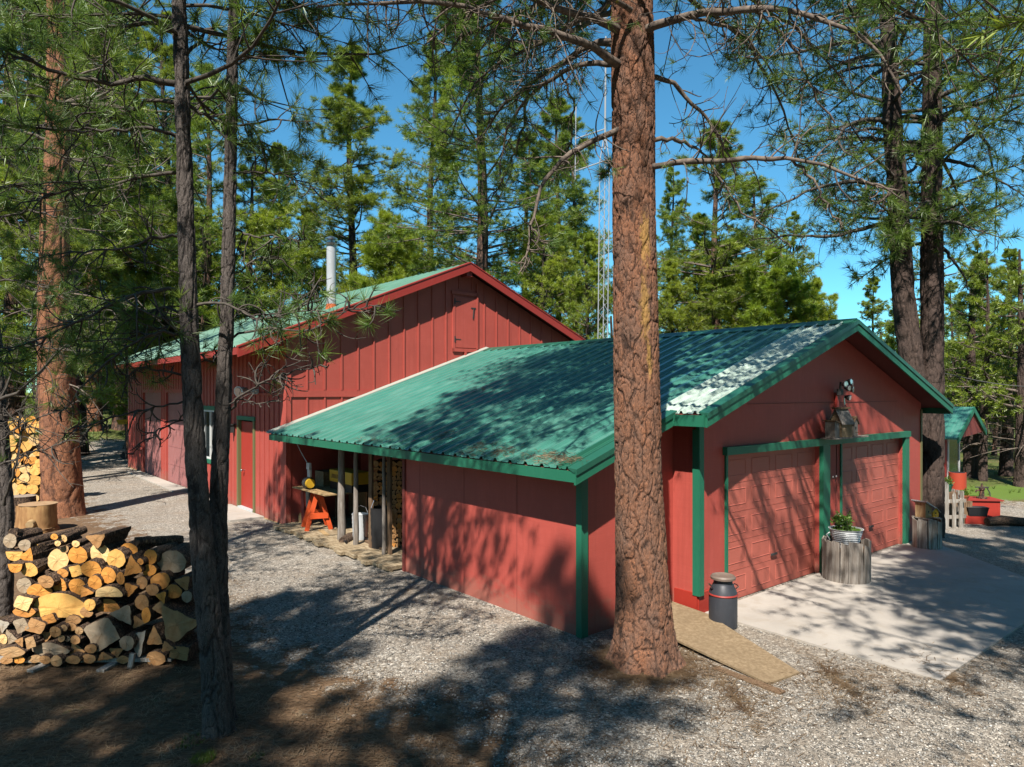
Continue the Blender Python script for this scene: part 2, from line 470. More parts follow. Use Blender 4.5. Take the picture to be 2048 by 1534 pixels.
def twig_mat(name, a, b, lich=(.42, .38, .05)):
    t = NT(name)
    n = t.noise(t.coord((1, 1, 1)), 14, 4, .7); l = t.noise(t.coord(), 5, 4, .7)
    col = t.mix(t.rng(n.outputs[0], .35, .65), a, b)
    col = t.mix(t.rng(l.outputs[0], .66, .7, 0, .8), col, lich)
    return t.done(col, .85, t.bump(n.outputs[0], .5, .005), spec=.2)
M['twig'] = twig_mat('grey_branch_bark', (.09, .07, .06), (.24, .19, .15))
M['twig_dark'] = twig_mat('dark_branch_bark', (.05, .042, .036), (.13, .11, .09), (.16, .14, .1))
def log_end_mat():
    """sawn ends, tinted by each log's own colour"""
    t = NT('sawn_log_end')
    tc = t.n('TexCoord'); sx = t.n('SeparateXYZ', {0: tc.outputs['Object']})
    w = t.noise(tc.outputs['Object'], 9, 4, .6)
    r = t.math('SQRT', t.math('ADD', t.math('POWER', sx.outputs[0], 2.0), t.math('POWER', sx.outputs[2], 2.0)))
    r2 = t.math('ADD', r, t.math('MULTIPLY', w.outputs[0], .03))
    rings = t.math('SINE', t.math('MULTIPLY', r2, 520.0))
    ang = t.math('ARCTAN2', sx.outputs[0], sx.outputs[2])
    cr = t.n('CombineXYZ', {0: t.math('MULTIPLY', ang, 2.2), 1: t.math('MULTIPLY', r, 2.0)})
    cn = t.noise(cr.outputs[0], 2.4, 5, .7)
    oi = t.n('ObjectInfo')
    c = oi.outputs['Color']
    dk = t.mix(1.0, c, (.62, .45, .3, 1), 'MULTIPLY')
    col = t.mix(t.rng(rings, -1, 1, 0, .35), c, dk)
    col = t.mix(t.rng(w.outputs[0], .45, .7, 0, .6), col, dk)
    col = t.mix(t.rng(cn.outputs[0], .62, .7, 0, .7), col, t.mix(1.0, c, (.3, .2, .13, 1), 'MULTIPLY'))
    sm = t.noise(tc.outputs['Object'], 60, 4, .7)
    col = t.mix(t.rng(sm.outputs[0], .5, .75, 0, .3), col, dk)
    return t.done(col, .8, t.bump(sm.outputs[0], .5, .003), spec=.2)
M['log_end'] = log_end_mat()

# ------------------------------------------------------------------ the setting
def axis_grid(lo, hi, c, step, grow):
    out = [c]; s = step; x = c
    while x < hi: x += s; out.append(x); s = step if x < c + 22 else s * grow
    s = step; x = c; left = []
    while x > lo: x -= s; left.append(x); s = step if x > c - 16 else s * grow
    return np.array(sorted(left) + out)
def poly_mask(px, py, poly, soft):
    """signed distance to a polygon -> 0..1, 0.5 on its edge"""
    d = np.full(px.shape, 1e9); inside = np.zeros(px.shape, bool)
    n = len(poly)
    for i in range(n):
        x0, y0 = poly[i]; x1, y1 = poly[(i + 1) % n]
        ex, ey = x1 - x0, y1 - y0; L = ex * ex + ey * ey
        t = np.clip(((px - x0) * ex + (py - y0) * ey) / L, 0, 1)
        d = np.minimum(d, np.hypot(px - x0 - t * ex, py - y0 - t * ey))
        c = ((y0 > py) != (y1 > py)) & (px < (x1 - x0) * (py - y0) / (y1 - y0 + 1e-12) + x0)
        inside ^= c
    return np.clip(.5 + np.where(inside, d, -d) / (2 * soft), 0, 1)
def gp(x, y, z=0): p = ground_at(x, y, z); return (p.x, p.y)

xs = axis_grid(-700, 700, 0.0, .16, 1.10); ys = axis_grid(-60, 1300, 4.0, .16, 1.10)
X, Y = np.meshgrid(xs, ys)
Z = gz(X, Y)
V = np.stack([X.ravel(), Y.ravel(), Z.ravel()], 1)
nx, ny = len(xs), len(ys)
I = (np.arange(ny - 1)[:, None] * nx + np.arange(nx - 1)[None, :]).ravel()
F = np.stack([I, I + 1, I + nx + 1, I + nx], 1)
grav_poly = [(1.2, 2.4), gp(1000, 1534), gp(880, 1440), gp(640, 1340), gp(480, 1290), gp(400, 1180), gp(300, 1090), gp(225, 1050), gp(150, 1002), gp(120, 955), gp(165, 908), gp(262, 905), (-9, 22), (0, 30), (9, 24), (11, 19), (14, 20.3), (24, 22), (40, 24), (40, 4), (6, 1.5)]
orange_poly = [gp(130, 1075), gp(240, 1068), gp(255, 1040), gp(205, 1015), gp(140, 1010)]
m_g = poly_mask(X, Y, grav_poly, 1.3)
m_gr = np.clip(smooth(20, 27, np.hypot(X, Y) + (fbm(X * .12, Y * .12, 3) - .5) * 14) * (0.25 + 1.1 * fbm(X * .16, Y * .16, 21)), 0, 1)
m_gr = np.maximum(m_gr, .75 * np.exp(-((X + 9) ** 2 + (Y - 30) ** 2) / 60))
bright = poly_mask(X, Y, [(11.5, 20.8), (15, 21), (30, 22.8), (30, 26), (16, 24.2), (12, 23.6)], .6)
zone = np.stack([m_g.ravel(), m_gr.ravel(), bright.ravel(), np.ones(X.size)], 1)
tag(np_mesh('ground', V, F, M['ground'], attrs={'zone': zone}, smooth_=True), None, None, kind='structure')

# concrete drive in front of the garage doors
def slab(name, poly, z0, z1, mat, kind='structure'):
    mb = MB(); mb.prism([(*G(s, b)[:2], z0) for s, b in poly][::1], (0, 0, z1 - z0))
    return tag(mb.build(name, mat), None, None, kind=kind)
slab('concrete_driveway', [(-.80, -.02), (-.83, -2.9), (1.72, -2.93), (1.72, -.02)], -.1, .022, M['concrete'])
slab('concrete_driveway', [(1.735, -.02), (1.735, -2.93), (4.35, -2.95), (4.7, -2.3), (6.75, -.02)], -.4, .021, M['concrete'])
slab('concrete_doorstep', [(-3.55, 10.9), (-3.55, 13.3), (-2.76, 13.3), (-2.76, 10.9)], -.1, .05, M['concrete'])
slab('concrete_apron', [(-3.25, 17.0), (-3.2, 23.8), (-2.76, 23.8), (-2.76, 17.0)], -.1, .03, M['concrete'])

# ------------------------------------------------------------------ buildings
def local(root):
    return root
def rib_sheet(mb, s0, s1, zf, b0, b1, pitch=.3, rib=.036, th=.012, mi=0, wob=.0, seed=1):
    """ribbed roofing from s0 to s1 (height zf(s)), laid along b; ribs run up the slope"""
    rr = random.Random(seed)
    prof = []
    n = int(round((b1 - b0) / pitch))
    for k in range(n):
        b = b0 + (b1 - b0) * k / n; w = (b1 - b0) / n
        prof += [(b, 0), (b + w * .30, 0), (b + w * .36, rib * .35), (b + w * .42, 0), (b + w * .66, 0), (b + w * .74, rib), (b + w * .86, rib), (b + w * .94, 0)]
    prof.append((b1, 0))
    S = [s0 + (s1 - s0) * k / 8 for k in range(9)]
    o = len(mb.v)
    for s in S:
        for b, h in prof:
            mb.v.append((s, b, zf(s) + h + .012 + (vn1(b * 2.3, s * .9, seed) - .5) * wob))
    m = len(prof)
    for j in range(len(S) - 1):
        for i in range(m - 1):
            a = o + j * m + i
            f = (a, a + m, a + m + 1, a + 1) if (s1 < s0) else (a, a + 1, a + m + 1, a + m)
            mb.f.append(f); mb.m.append(mi)
def vn1(x, y, seed): return float(vnoise(x, y, seed))

M['flash'] = paint('faded_flashing', (.4, .42, .36), .5, .2)
RS, RZ, SL = 2.88, 4.17, .345                       # garage ridge
def zgl(s): return RZ - SL * (RS - s)
def zgr(s): return RZ - .335 * (s - RS)
def zg(s): return zgl(s) if s < RS else zgr(s)

garage = thing('garage', 'red garage with green trim, two overhead doors and a long green ribbed metal roof', 'garage', P1, ROT)
B1 = 9.55
# walls
w = MB()
def gable(mb, s0, s1, b, t, z0, zf, cut=None):
    pts = [(s0, b, z0), (s1, b, z0), (s1, b, zf(s1) - .07)]
    if s0 < RS < s1: pts.append((RS, b, zf(RS) - .07))
    pts.append((s0, b, zf(s0) - .07))
    mb.prism(pts, (0, t, 0))
DZ = 2.12                                            # head of the garage doors
D1, D2 = (-.24, 2.46), (3.24, 5.86)
# front wall round the door openings
w.box(-.93, D1[0], 0, .12, -.3, DZ); w.box(D1[1], D2[0], 0, .12, -.3, DZ); w.box(D2[1], 6.80, 0, .12, -.6, DZ)
w.prism([(-.93, 0, DZ), (6.80, 0, DZ), (6.80, 0, zg(6.8) - .07), (RS, 0, RZ - .07), (-.93, 0, zg(-.93) - .07)], (0, .12, 0))
w.build('front_wall', M['red'], garage)
w = MB(); w.box(-.93, -.81, .122, B1, .0, zgl(-.9) - .1); w.build('side_wall', M['red'], garage)
w = MB(); w.box(6.68, 6.80, .122, B1, -.5, zgr(6.8) - .07); w.build('side_wall', M['red'], garage)
w = MB(); w.box(-.96, -.932, -.01, .36, -.1, .3); w.box(-.935, -.62, -.028, -.002, -.1, .30); w.build('foundation_board', M['red_bright'], garage)
# long groove across the gable
w = MB(); w.box(.3, 5.6, -.008, -.001, 2.83, 2.838); w.build('panel_joint', M['soffit'], garage)
w = MB()
for q in (1.62, 2.84, 4.06): w.box(-2.7425, -2.741, q - .003, q + .003, -.05, 1.95)
w.build('panel_seams', M['soffit'], garage)
# storage lean-to
w = MB()
w.box(-2.74, -2.66, .40, 4.56, -.08, zgl(-2.74) - .1)
w.build('storage_wall', M['red'], garage)
w = MB(); w.prism([(-2.658, .40, -.03), (-.935, .40, .02), (-.935, .40, zgl(-.935) - .07), (-2.658, .40, zgl(-2.658) - .07)], (0, .08, 0)); w.build('storage_end_wall', M['red'], garage)
w = MB(); w.box(-2.655, -.935, 4.48, 4.56, -.05, 2.2); w.build('storage_end_wall', M['red'], garage)
w = MB(); w.box(-2.765, -2.742, .375, .47, -.08, 1.95); w.box(-2.74, -2.65, .375, .398, -.08, 1.95); w.build('corner_trim', M['green_trim'], garage)
w = MB(); w.box(-.97, -.932, -.05, .05, .27, 2.5); w.box(-.965, -.86, -.06, -.003, .27, 2.55); w.build('corner_trim', M['green_trim'], garage)
w = MB(); w.box(6.76, 6.825, -.022, .07, -.5, 2.65); w.build('corner_trim', M['khaki'], garage)
w = MB(); w.box(-2.765, -2.742, 4.50, 4.575, -.05, 1.95); w.build('corner_trim', M['soffit'], garage)
# roof sheets, sheathing, boards
r = MB(); rib_sheet(r, -3.15, RS, zgl, .43, B1 - .03, wob=.006, seed=3); r.build('roof', M['roof'], garage)
r = MB(); rib_sheet(r, -3.15, -1.34, zgl, .10, .43, .165, seed=4); r.build('roof_lower_edge', M['green_dark'], garage)
r = MB(); rib_sheet(r, -1.34, RS, zgl, -.42, .43, .2125, wob=.006, seed=5); r.build('roof_panel', M['roof_glare'], garage)['label'] = 'pale roofing panel with sun glare painted into its colour'
r = MB(); rib_sheet(r, 7.21, RS, zgr, -.42, B1 - .03, .3, seed=6); r.build('roof', M['roof'], garage)
r = MB()
def sheath(mb, s0, s1, b0, b1, zf, th=.05):
    mb.hexa([(s0, b0, zf(s0) - th), (s1, b0, zf(s1) - th), (s1, b1, zf(s1) - th), (s0, b1, zf(s0) - th), (s0, b0, zf(s0)), (s1, b0, zf(s1)), (s1, b1, zf(s1)), (s0, b1, zf(s0))])
sheath(r, -3.12, -1.34, .13, B1 - .03, zgl); sheath(r, -1.338, RS - .001, -.39, B1 - .03, zgl); sheath(r, RS + .001, 7.18, -.39, B1 - .03, zgr)
r.build('roof_deck', M['soffit'], garage)
for s0, s1, b, zf in ((-3.17, -1.34, .10, zgl), (-1.36, RS, -.42, zgl), (RS, 7.23, -.42, zgr)):
    r = MB(); r.hexa([(s0, b - .03, zf(s0) - .15), (s1, b - .03, zf(s1) - .15), (s1, b, zf(s1) - .15), (s0, b, zf(s0) - .15), (s0, b - .03, zf(s0) + .01), (s1, b - .03, zf(s1) + .01), (s1, b, zf(s1) + .01), (s0, b, zf(s0) + .01)])
    r.build('rake_board', M['green_trim'], garage)
r = MB()
for s0, s1, b, zf in ((-3.17, -1.30, .10, zgl), (-1.36, RS, -.42, zgl), (RS, 7.23, -.42, zgr)):
    r.hexa([(s0, b - .045, zf(s0) - .035), (s1, b - .045, zf(s1) - .035), (s1, b + .10, zf(s1) + .035), (s0, b + .10, zf(s0) + .035), (s0, b - .045, zf(s0) + .035), (s1, b - .045, zf(s1) + .035), (s1, b + .10, zf(s1) + .045), (s0, b + .10, zf(s0) + .045)])
r.build('rake_flashing', M['green_dark'], garage)
r = MB(); r.box(-3.16, -3.125, .08, B1 - .02, zgl(-3.15) - .13, zgl(-3.15) - .003); r.build('fascia', M['green_trim'], garage)
r = MB(); r.box(-1.375, -1.345, -.42, .09, zgl(-1.34) - .15, zgl(-1.34) - .003); r.build('fascia', M['green_trim'], garage)
r = MB(); r.box(7.2, 7.235, -.4, B1, zgr(7.21) - .16, zgr(7.21) - .003); r.build('fascia', M['green_trim'], garage)
r = MB()
r.hexa([(RS - .2, -.43, zgl(RS - .2) + .03), (RS, -.43, RZ + .045), (RS, B1, RZ + .045), (RS - .2, B1, zgl(RS - .2) + .03), (RS - .2, -.43, zgl(RS - .2) + .04), (RS, -.43, RZ + .06), (RS, B1, RZ + .06), (RS - .2, B1, zgl(RS - .2) + .04)])
r.hexa([(RS, -.43, RZ + .045), (RS + .2, -.43, zgr(RS + .2) + .03), (RS + .2, B1, zgr(RS + .2) + .03), (RS, B1, RZ + .045), (RS, -.43, RZ + .06), (RS + .2, -.43, zgr(RS + .2) + .04), (RS + .2, B1, zgr(RS + .2) + .04), (RS, B1, RZ + .06)])
r.build('ridge_cap', M['green_dark'], garage)
r = MB(); r.hexa([(-3.2, B1 - .12, zgl(-3.2) + .03), (RS, B1 - .12, RZ + .04), (RS, B1 + .02, RZ + .05), (-3.2, B1 + .02, zgl(-3.2) + .04), (-3.2, B1 - .12, zgl(-3.2) + .05), (RS, B1 - .12, RZ + .06), (RS, B1 + .02, RZ + .09), (-3.2, B1 + .02, zgl(-3.2) + .08)])
r.build('flashing', M['flash'], garage)
# garage doors: raised panels
def over_door(parent, s0, s1, z0, z1, b, cols, rows, mat, face=(0, -1)):
    d = MB(); d.box(s0, s1, b, b + .04, z0, z1)
    W = (s1 - s0) / cols; H = (z1 - z0) / rows
    for j in range(rows):
        if j: d.box(s0, s1, b - .004, b - .001, z0 + j * H - .003, z0 + j * H + .003)
        for i in range(cols):
            x0 = s0 + i * W + .09; x1 = s0 + (i + 1) * W - .07; a0 = z0 + j * H + .09; a1 = z0 + (j + 1) * H - .09
            fw = .016
            for (p0, p1, q0, q1) in ((x0, x1, a0, a0 + fw), (x0, x1, a1 - fw, a1), (x0, x0 + fw, a0 + fw, a1 - fw), (x1 - fw, x1, a0 + fw, a1 - fw)):
                d.hexa([(p0, b - .001, q0), (p1, b - .001, q0), (p1, b - .001, q1), (p0, b - .001, q1), (p0 + .006, b - .006, q0 + .006), (p1 - .006, b - .006, q0 + .006), (p1 - .006, b - .006, q1 - .006), (p0 + .006, b - .006, q1 - .006)])
    return d.build('overhead_door', mat, parent)
for k, (a, b_) in enumerate((D1, D2)):
    dd = over_door(garage, a, b_, .01, DZ, .07, 4, 5, M['red_door'])
    hd = MB(); hd.box((a + b_) / 2 - .08, (a + b_) / 2 + .08, .03, .052, .5, .53); hd.build('handle', M['dark'], dd)
for bx_ in ((D1[0] - .05, D1[0], -.03, .068, 0.0, DZ), (D1[1], D1[1] + .24, -.075, -.003, 0, DZ), (D2[0] - .045, D2[0], -.03, -.003, .0, DZ), (D2[1], D2[1] + .19, -.06, .05, 0, DZ)):
    t_ = MB(); t_.box(*bx_); t_.build('door_post', M['green_trim'], garage)
t_ = MB(); t_.box(D1[0] - .1, D2[1] + .22, -.08, -.003, DZ + .002, DZ + .115); t_.build('header_board', M['green_trim'], garage)
t_ = MB(); t_.tube([(3.02, -.03, .3), (3.02, -.03, 2.1)], .012, 6); t_.build('conduit', M['soffit'], garage)
for q in (2.86, 2.98):
    t_ = MB(); t_.lathe([(.012, 0), (.012, .03)], (q, -.04, 1.56), 8); t_.build('bell_button', M['lens'], garage)
# fins under the header seen in the photograph: downpipe at the corner
# open bay: rafters above, posts, floor, back boards
t_ = MB()
for b in np.arange(4.9, 9.4, .61): t_.hexa([(-3.08, b, zgl(-3.08) - .19), (-.95, b, zgl(-.95) - .19), (-.95, b + .04, zgl(-.95) - .19), (-3.08, b + .04, zgl(-3.08) - .19), (-3.08, b, zgl(-3.08) - .052), (-.95, b, zgl(-.95) - .052), (-.95, b + .04, zgl(-.95) - .052), (-3.08, b + .04, zgl(-3.08) - .052)])
t_.box(-2.74, -2.66, 4.58, 9.5, zgl(-2.7) - .33, zgl(-2.7) - .2)
t_.build('rafter_frame', M['brown_wood'], garage)
for x, rr_ in ((683, .075), (712, .05), (768, .035)):
    p = ground_at(x, 1075 if x < 700 else 1085, .05); bb = (lambda x: (lambda k: (P1.x - 2.60 * RD.x - k * (P1.y - 2.60 * RD.y)) / (-(LD.x) + k * LD.y))((x - CX) / FPX))(x)
    po = MB(); pts = [(-2.6 + .008 * math.sin(k * 2.1), bb + .01 * math.cos(k * 1.7), .02 + 1.98 * k / 6) for k in range(7)]
    po.tube(pts, [rr_ * (1.1 - .05 * k) for k in range(7)], 10); po.build('post', M['grey_wood'], garage, True)
fl = MB(); rr = random.Random(5)
b = 4.62; 
while b < 9.5:
    wd = .19; fl.box(-3.02 + rr.uniform(-.1, .06), -.95, b, b + wd - .012, .03, .085 + rr.uniform(0, .006)); b += wd
fl.box(-2.98, -2.92, 4.62, 9.5, -.08, .028)
fl.build('deck', M['deck_wood'], garage)
t_ = MB(); t_.box(-1.30, -1.26, 6.2, 9.45, .1, 1.0); t_.build('back_board', M['tan_board'], garage)

# ------------------------------------------------------------------ barn
BS, BZ = 2.126, 6.42
def zbl(s): return BZ - .41 * (BS - s)
def zbr(s): return BZ - .425 * (s - BS)
barn = thing('barn', 'tall red board and batten barn with faded green metal roof behind the garage', 'barn', P1, ROT)
B0, BE = 9.58, 25.8; SW = -2.74; SE = 7.0
w = MB()
w.prism([(SW, B0, -.1), (SE, B0, -.1), (SE, B0, zbr(SE) - .12), (BS, B0, BZ - .12), (SW, B0, zbl(SW) - .12)], (0, .12, 0)); w.build('gable_wall', M['red'], barn)
ODa, ODb = (20.7, 23.35), (17.3, 20.0)
MD = (11.62, 12.72); WN = (14.45, 15.8)
WT = zbl(SW) - .12
w = MB()
def cutwall(mb, holes, y0, y1, z0, z1, x0, x1):
    y = y0
    for a, c, za, zc in sorted(holes):
        mb.box(x0, x1, y, a, z0, z1)
        if za > z0 + .01: mb.box(x0, x1, a, c, z0, za)
        mb.box(x0, x1, a, c, zc, z1); y = c
    mb.box(x0, x1, y, y1, z0, z1)
cutwall(w, [(MD[0], MD[1], -.1, 2.3), (WN[0], WN[1], 1.1, 2.5), (ODb[0], ODb[1], -.1, 3.0), (ODa[0], ODa[1], -.1, 3.0)], B0 + .122, BE, -.1, WT, SW, SW + .12)
w.build('side_wall', M['red'], barn)
w = MB(); w.box(SE - .12, SE, B0 + .122, BE, -.1, zbr(SE) - .12); w.build('side_wall', M['red'], barn)
w = MB(); w.prism([(SW, BE, -.1), (SE, BE, -.1), (SE, BE, zbr(SE) - .12), (BS, BE, BZ - .12), (SW, BE, zbl(SW) - .12)], (0, .12, 0)); w.build('end_wall', M['red'], barn)
# battens: surface pattern of the walls, one mesh for each wall
w = MB()
k = 0; s = SW + .05
while s < SE - .05:
    top = (zbl(s) if s < BS else zbr(s)) - .16
    if 1.70 < s < 2.62: w.box(s - .02, s + .02, B0 - .022, B0 - .001, 5.78, top)
    else: w.box(s - .02, s + .02, B0 - .022, B0 - .001, 3.06, top)
    if s < -.4: w.box(s - .02, s + .02, B0 - .022, B0 - .001, 1.9, 2.895)
    s += .425
w.box(SW, .5, B0 - .03, B0 - .001, 2.90, 3.05)
w.build('gable_battens', M['red'], barn)
w = MB()
b = B0 + .15
while b < BE - .05:
    zs = [(-.08, WT)]
    for a, c, za, zc in ((MD[0] - .1, MD[1] + .1, -.1, 2.42), (WN[0] - .09, WN[1] + .09, 1.0, 2.6), (ODb[0], ODb[1], -.1, 3.1), (ODa[0], ODa[1], -.1, 3.1)):
        if a - .03 < b < c + .03: zs = [(-.08, za)] if za > 0 else []; zs.append((zc, WT))
    for z0, z1 in zs: w.box(SW - .018, SW - .001, b - .018, b + .018, z0, z1)
    b += .30
w.box(SW - .03, SW - .001, B0 + .0, MD[1] + 1.9, 2.93, 2.985)
w.build('side_battens', M['red'], barn)
w = MB(); w.box(SW - .025, SW + .09, B0 - .028, B0 - .003, -.1, WT - .15); w.box(SW - .027, SW - .003, B0 - .028, B0 + .12, -.1, WT - .15); w.build('corner_trim', M['red'], barn)
w = MB(); w.box(SW - .022, SW - .002, B0, 25.8, -.12, .02); w.build('base_board', M['pale_wood'], barn)
# openings
for (a, c) in (ODa, ODb):
    d = MB(); d.box(SW + .07, SW + .1, a, c, 0, 3.0)
    for z in (.6, 1.2, 1.8, 2.4): d.box(SW + .062, SW + .068, a, c, z - .004, z + .004)
    d.build('overhead_door', M['red_faded'], barn)
d = MB(); d.box(SW + .05, SW + .09, MD[0] + .03, MD[1] - .03, .09, 2.26); dr = d.build('door', M['red_bright'], barn)
d = MB(); d.tube([(SW + .05, MD[0] + .82, 1.02), (SW - .02, MD[0] + .82, 1.02)], .012, 8); d.sphere((SW - .03, MD[0] + .82, 1.02), .032, 8); d.build('knob', M['steel'], dr, True)
d = MB(); d.box(SW - .03, SW + .06, MD[0] - .09, MD[0] + .028, .05, 2.298); d.box(SW - .03, SW + .06, MD[1] - .028, MD[1] + .09, .05, 2.298); d.build('door_frame', M['khaki'], barn)
d = MB(); d.box(SW - .034, SW + .0, MD[0] - .1, MD[1] + .1, 2.3, 2.40); d.build('door_head', M['green_trim'], barn)
d = MB(); d.box(SW - .05, SW + .1, MD[0] + .03, MD[1] - .03, .03, .088); d.build('threshold', M['white_metal'], barn)
wf = MB()
for a, c, z0, z1 in ((WN[0], WN[1], 1.1, 1.15), (WN[0], WN[1], 2.45, 2.5), (WN[0], WN[0] + .05, 1.15, 2.45), (WN[1] - .05, WN[1], 1.15, 2.45), ((WN[0] + WN[1]) / 2 - .025, (WN[0] + WN[1]) / 2 + .025, 1.15, 2.45)): wf.box(SW - .01, SW + .05, a, c, z0, z1)
wo = wf.build('window', M['white'], barn)
d = MB(); d.box(SW + .03, SW + .04, WN[0] + .05, WN[1] - .05, 1.15, 2.45); d.build('pane', M['glass'], wo)
d = MB()
rr = random.Random(3)
nn_ = 26
for k in range(nn_):
    a = WN[0] + .06 + (WN[1] - WN[0] - .12) * k / nn_
    d.box(SW + .055, SW + .06 + .008 * (k % 2), a, a + .035, 1.16, 2.44)
d.build('curtain', M['white'], wo)
d = MB(); d.box(SW - .03, SW - .003, WN[0] - .06, WN[1] + .06, 2.502, 2.62); d.box(SW - .03, SW - .003, WN[0] - .06, WN[1] + .06, .98, 1.098); d.build('window_trim', M['green_trim'], barn)
# hatch in the gable
h = MB(); h.box(1.84, 2.54, B0 - .03, B0 - .002, 4.2, 5.55); ho = h.build('hatch', M['red'], barn)
h = MB()
for a, c, z0, z1 in ((1.76, 1.835, 4.1, 5.6), (2.545, 2.60, 4.1, 5.95), (1.76, 2.60, 4.09, 4.18), (1.72, 2.62, 5.62, 5.70)): h.box(a, c, B0 - .045, B0 - .003, z0, z1)
h.box(2.14, 2.2, B0 - .06, B0 - .003, 3.98, 4.09)
h.build('hatch_frame', M['red'], barn)
for z in (4.42, 5.42):
    q = MB(); q.box(1.80, 1.83, B0 - .055, B0 - .046, z - .08, z + .08); q.box(1.83, 2.02, B0 - .038, B0 - .031, z - .012, z + .012); q.build('hinge', M['dark'], ho)
q = MB(); q.box(2.36, 2.52, B0 - .042, B0 - .031, 5.27, 5.30); q.bar((2.45, B0 - .045, 5.3), (2.42, B0 - .045, 5.0), .025, .02); q.build('latch', M['dark'], ho)
# roof
r = MB(); rib_sheet(r, -3.9, BS, zbl, 9.28, 26.3, .3, .03, wob=.01, seed=11); r.build('roof', M['roof_barn'], barn)
r = MB(); rib_sheet(r, 8.0, BS, zbr, 9.28, 26.3, .3, .03, wob=.01, seed=12); r.build('roof', M['roof_barn'], barn)
r = MB(); sheath(r, -3.88, BS - .001, 9.31, 26.28, zbl, .04); sheath(r, BS + .001, 7.98, 9.31, 26.28, zbr, .04); r.build('roof_deck', M['soffit'], barn)
for bb in (9.28, 26.3):
    for s0, s1, zf in ((-3.92, BS, zbl), (BS, 8.02, zbr)):
        r = MB(); r.hexa([(s0, bb - .035, zf(s0) - .2), (s1, bb - .035, zf(s1) - .2), (s1, bb, zf(s1) - .2), (s0, bb, zf(s0) - .2), (s0, bb - .035, zf(s0) + .01), (s1, bb - .035, zf(s1) + .01), (s1, bb, zf(s1) + .01), (s0, bb, zf(s0) + .01)])
        r.build('rake_board', M['red_trim'], barn)
r = MB()
for s0, s1, zf in ((-3.92, BS, zbl), (BS, 8.02, zbr)):
    r.hexa([(s0, 9.23, zf(s0) + .011), (s1, 9.23, zf(s1) + .011), (s1, 9.38, zf(s1) + .03), (s0, 9.38, zf(s0) + .03), (s0, 9.23, zf(s0) + .04), (s1, 9.23, zf(s1) + .04), (s1, 9.38, zf(s1) + .045), (s0, 9.38, zf(s0) + .045)])
r.build('rake_flashing', M['red_trim'], barn)
r = MB(); r.box(-3.93, -3.9, 9.28, 26.3, zbl(-3.9) - .15, zbl(-3.9) - .003); r.build('fascia', M['red_trim'], barn)
r = MB(); r.box(BS - .09, BS + .09, 9.30, 9.56, BZ - .34, BZ - .06); r.build('ridge_beam', M['red_trim'], barn)
c_ = MB(); cs, cb = -1.0, 11.0; cz = zbl(cs)
c_.lathe([(.12, cz - .1), (.12, 6.75)], (cs, cb, 0), 20); ch = c_.build('chimney', M['pipe'], barn, True)
c_ = MB(); c_.lathe([(.16, cz - .12), (.15, cz + .0), (.125, cz + .12)], (cs, cb, 0), 16); c_.build('boot', M['rust'], ch, True)
c_ = MB(); c_.lathe([(.15, 6.75), (.16, 6.80), (.10, 6.83), (.10, 6.88), (.17, 6.90), (.17, 6.93), (.05, 6.99)], (cs, cb, 0), 20); c_.build('cap', M['steel'], ch, True)
# lamp on the barn side
l = thing('security_lamp', 'white round security lamp high on the barn side wall above the door', 'lamp', G(SW - .02, 11.35, 3.02), ROT)
q = MB(); q.box(-.1, .02, -.06, .06, -.06, .06); q.bar((-.1, 0, 0), (-.3, .0, .05), .04, .04); q.build('bracket', M['white'], l)
q = MB(); q.tube([(-.25, 0, .05), (-.35, -.06, .03), (-.48, -.14, 0), (-.5, -.152, -.005)], [.05, .08, .13, .135], 16); q.build('shade', M['white'], l, True)
q = MB(); q.tube([(-.5, -.152, -.005), (-.51, -.158, -.008)], [.11, .10], 16); q.build('lens', M['lens'], l)
l = thing('wall_lantern', 'small dark lantern beside the barn door frame', 'lantern', G(SW - .02, MD[1] + .3, 2.05), ROT)
q = MB(); q.box(-.14, -.02, -.05, .05, -.1, .1); q.build('housing', M['dark'], l); q = MB(); q.box(-.16, .02, -.07, .07, .1, .13); q.build('cap', M['dark'], l)

# ------------------------------------------------------------------ trees
def nrm(a): return a / np.maximum(np.linalg.norm(a, axis=-1, keepdims=True), 1e-9)
class Wood:
    def __init__(s): s.V = []; s.F = []; s.n = 0
    def tubes(s, P, R, n=4):
        """P (K,M,3) centre lines, R (K,M) radii"""
        K, Mm, _ = P.shape
        T = np.gradient(P, axis=1); T = nrm(T)
        up = np.where(np.abs(T[:, :1, 2:3]) > .8, np.array([1., 0, 0]), np.array([0, 0, 1.]))
        A = nrm(np.cross(T, np.broadcast_to(up, T.shape))); B = np.cross(T, A)
        a = np.arange(n) * 2 * np.pi / n
        ring = (A[:, :, None] * np.cos(a)[None, None, :, None] + B[:, :, None] * np.sin(a)[None, None, :, None]) * R[:, :, None, None]
        V = (P[:, :, None] + ring).reshape(-1, 3)
        i = np.arange(n); j = (i + 1) % n
        q = np.stack([i, j, j + n, i + n], 1)                                   # one segment
        seg = (np.arange(Mm - 1) * n)[:, None, None] + q[None]
        allf = (np.arange(K) * Mm * n)[:, None, None, None] + seg[None] + s.n
        s.V.append(V); s.F.append(allf.reshape(-1, 4)); s.n += len(V)
    def build(s, name, mat, parent):
        if not s.V: return None
        return np_mesh(name, np.concatenate(s.V), np.concatenate(s.F), mat, parent, smooth_=True)
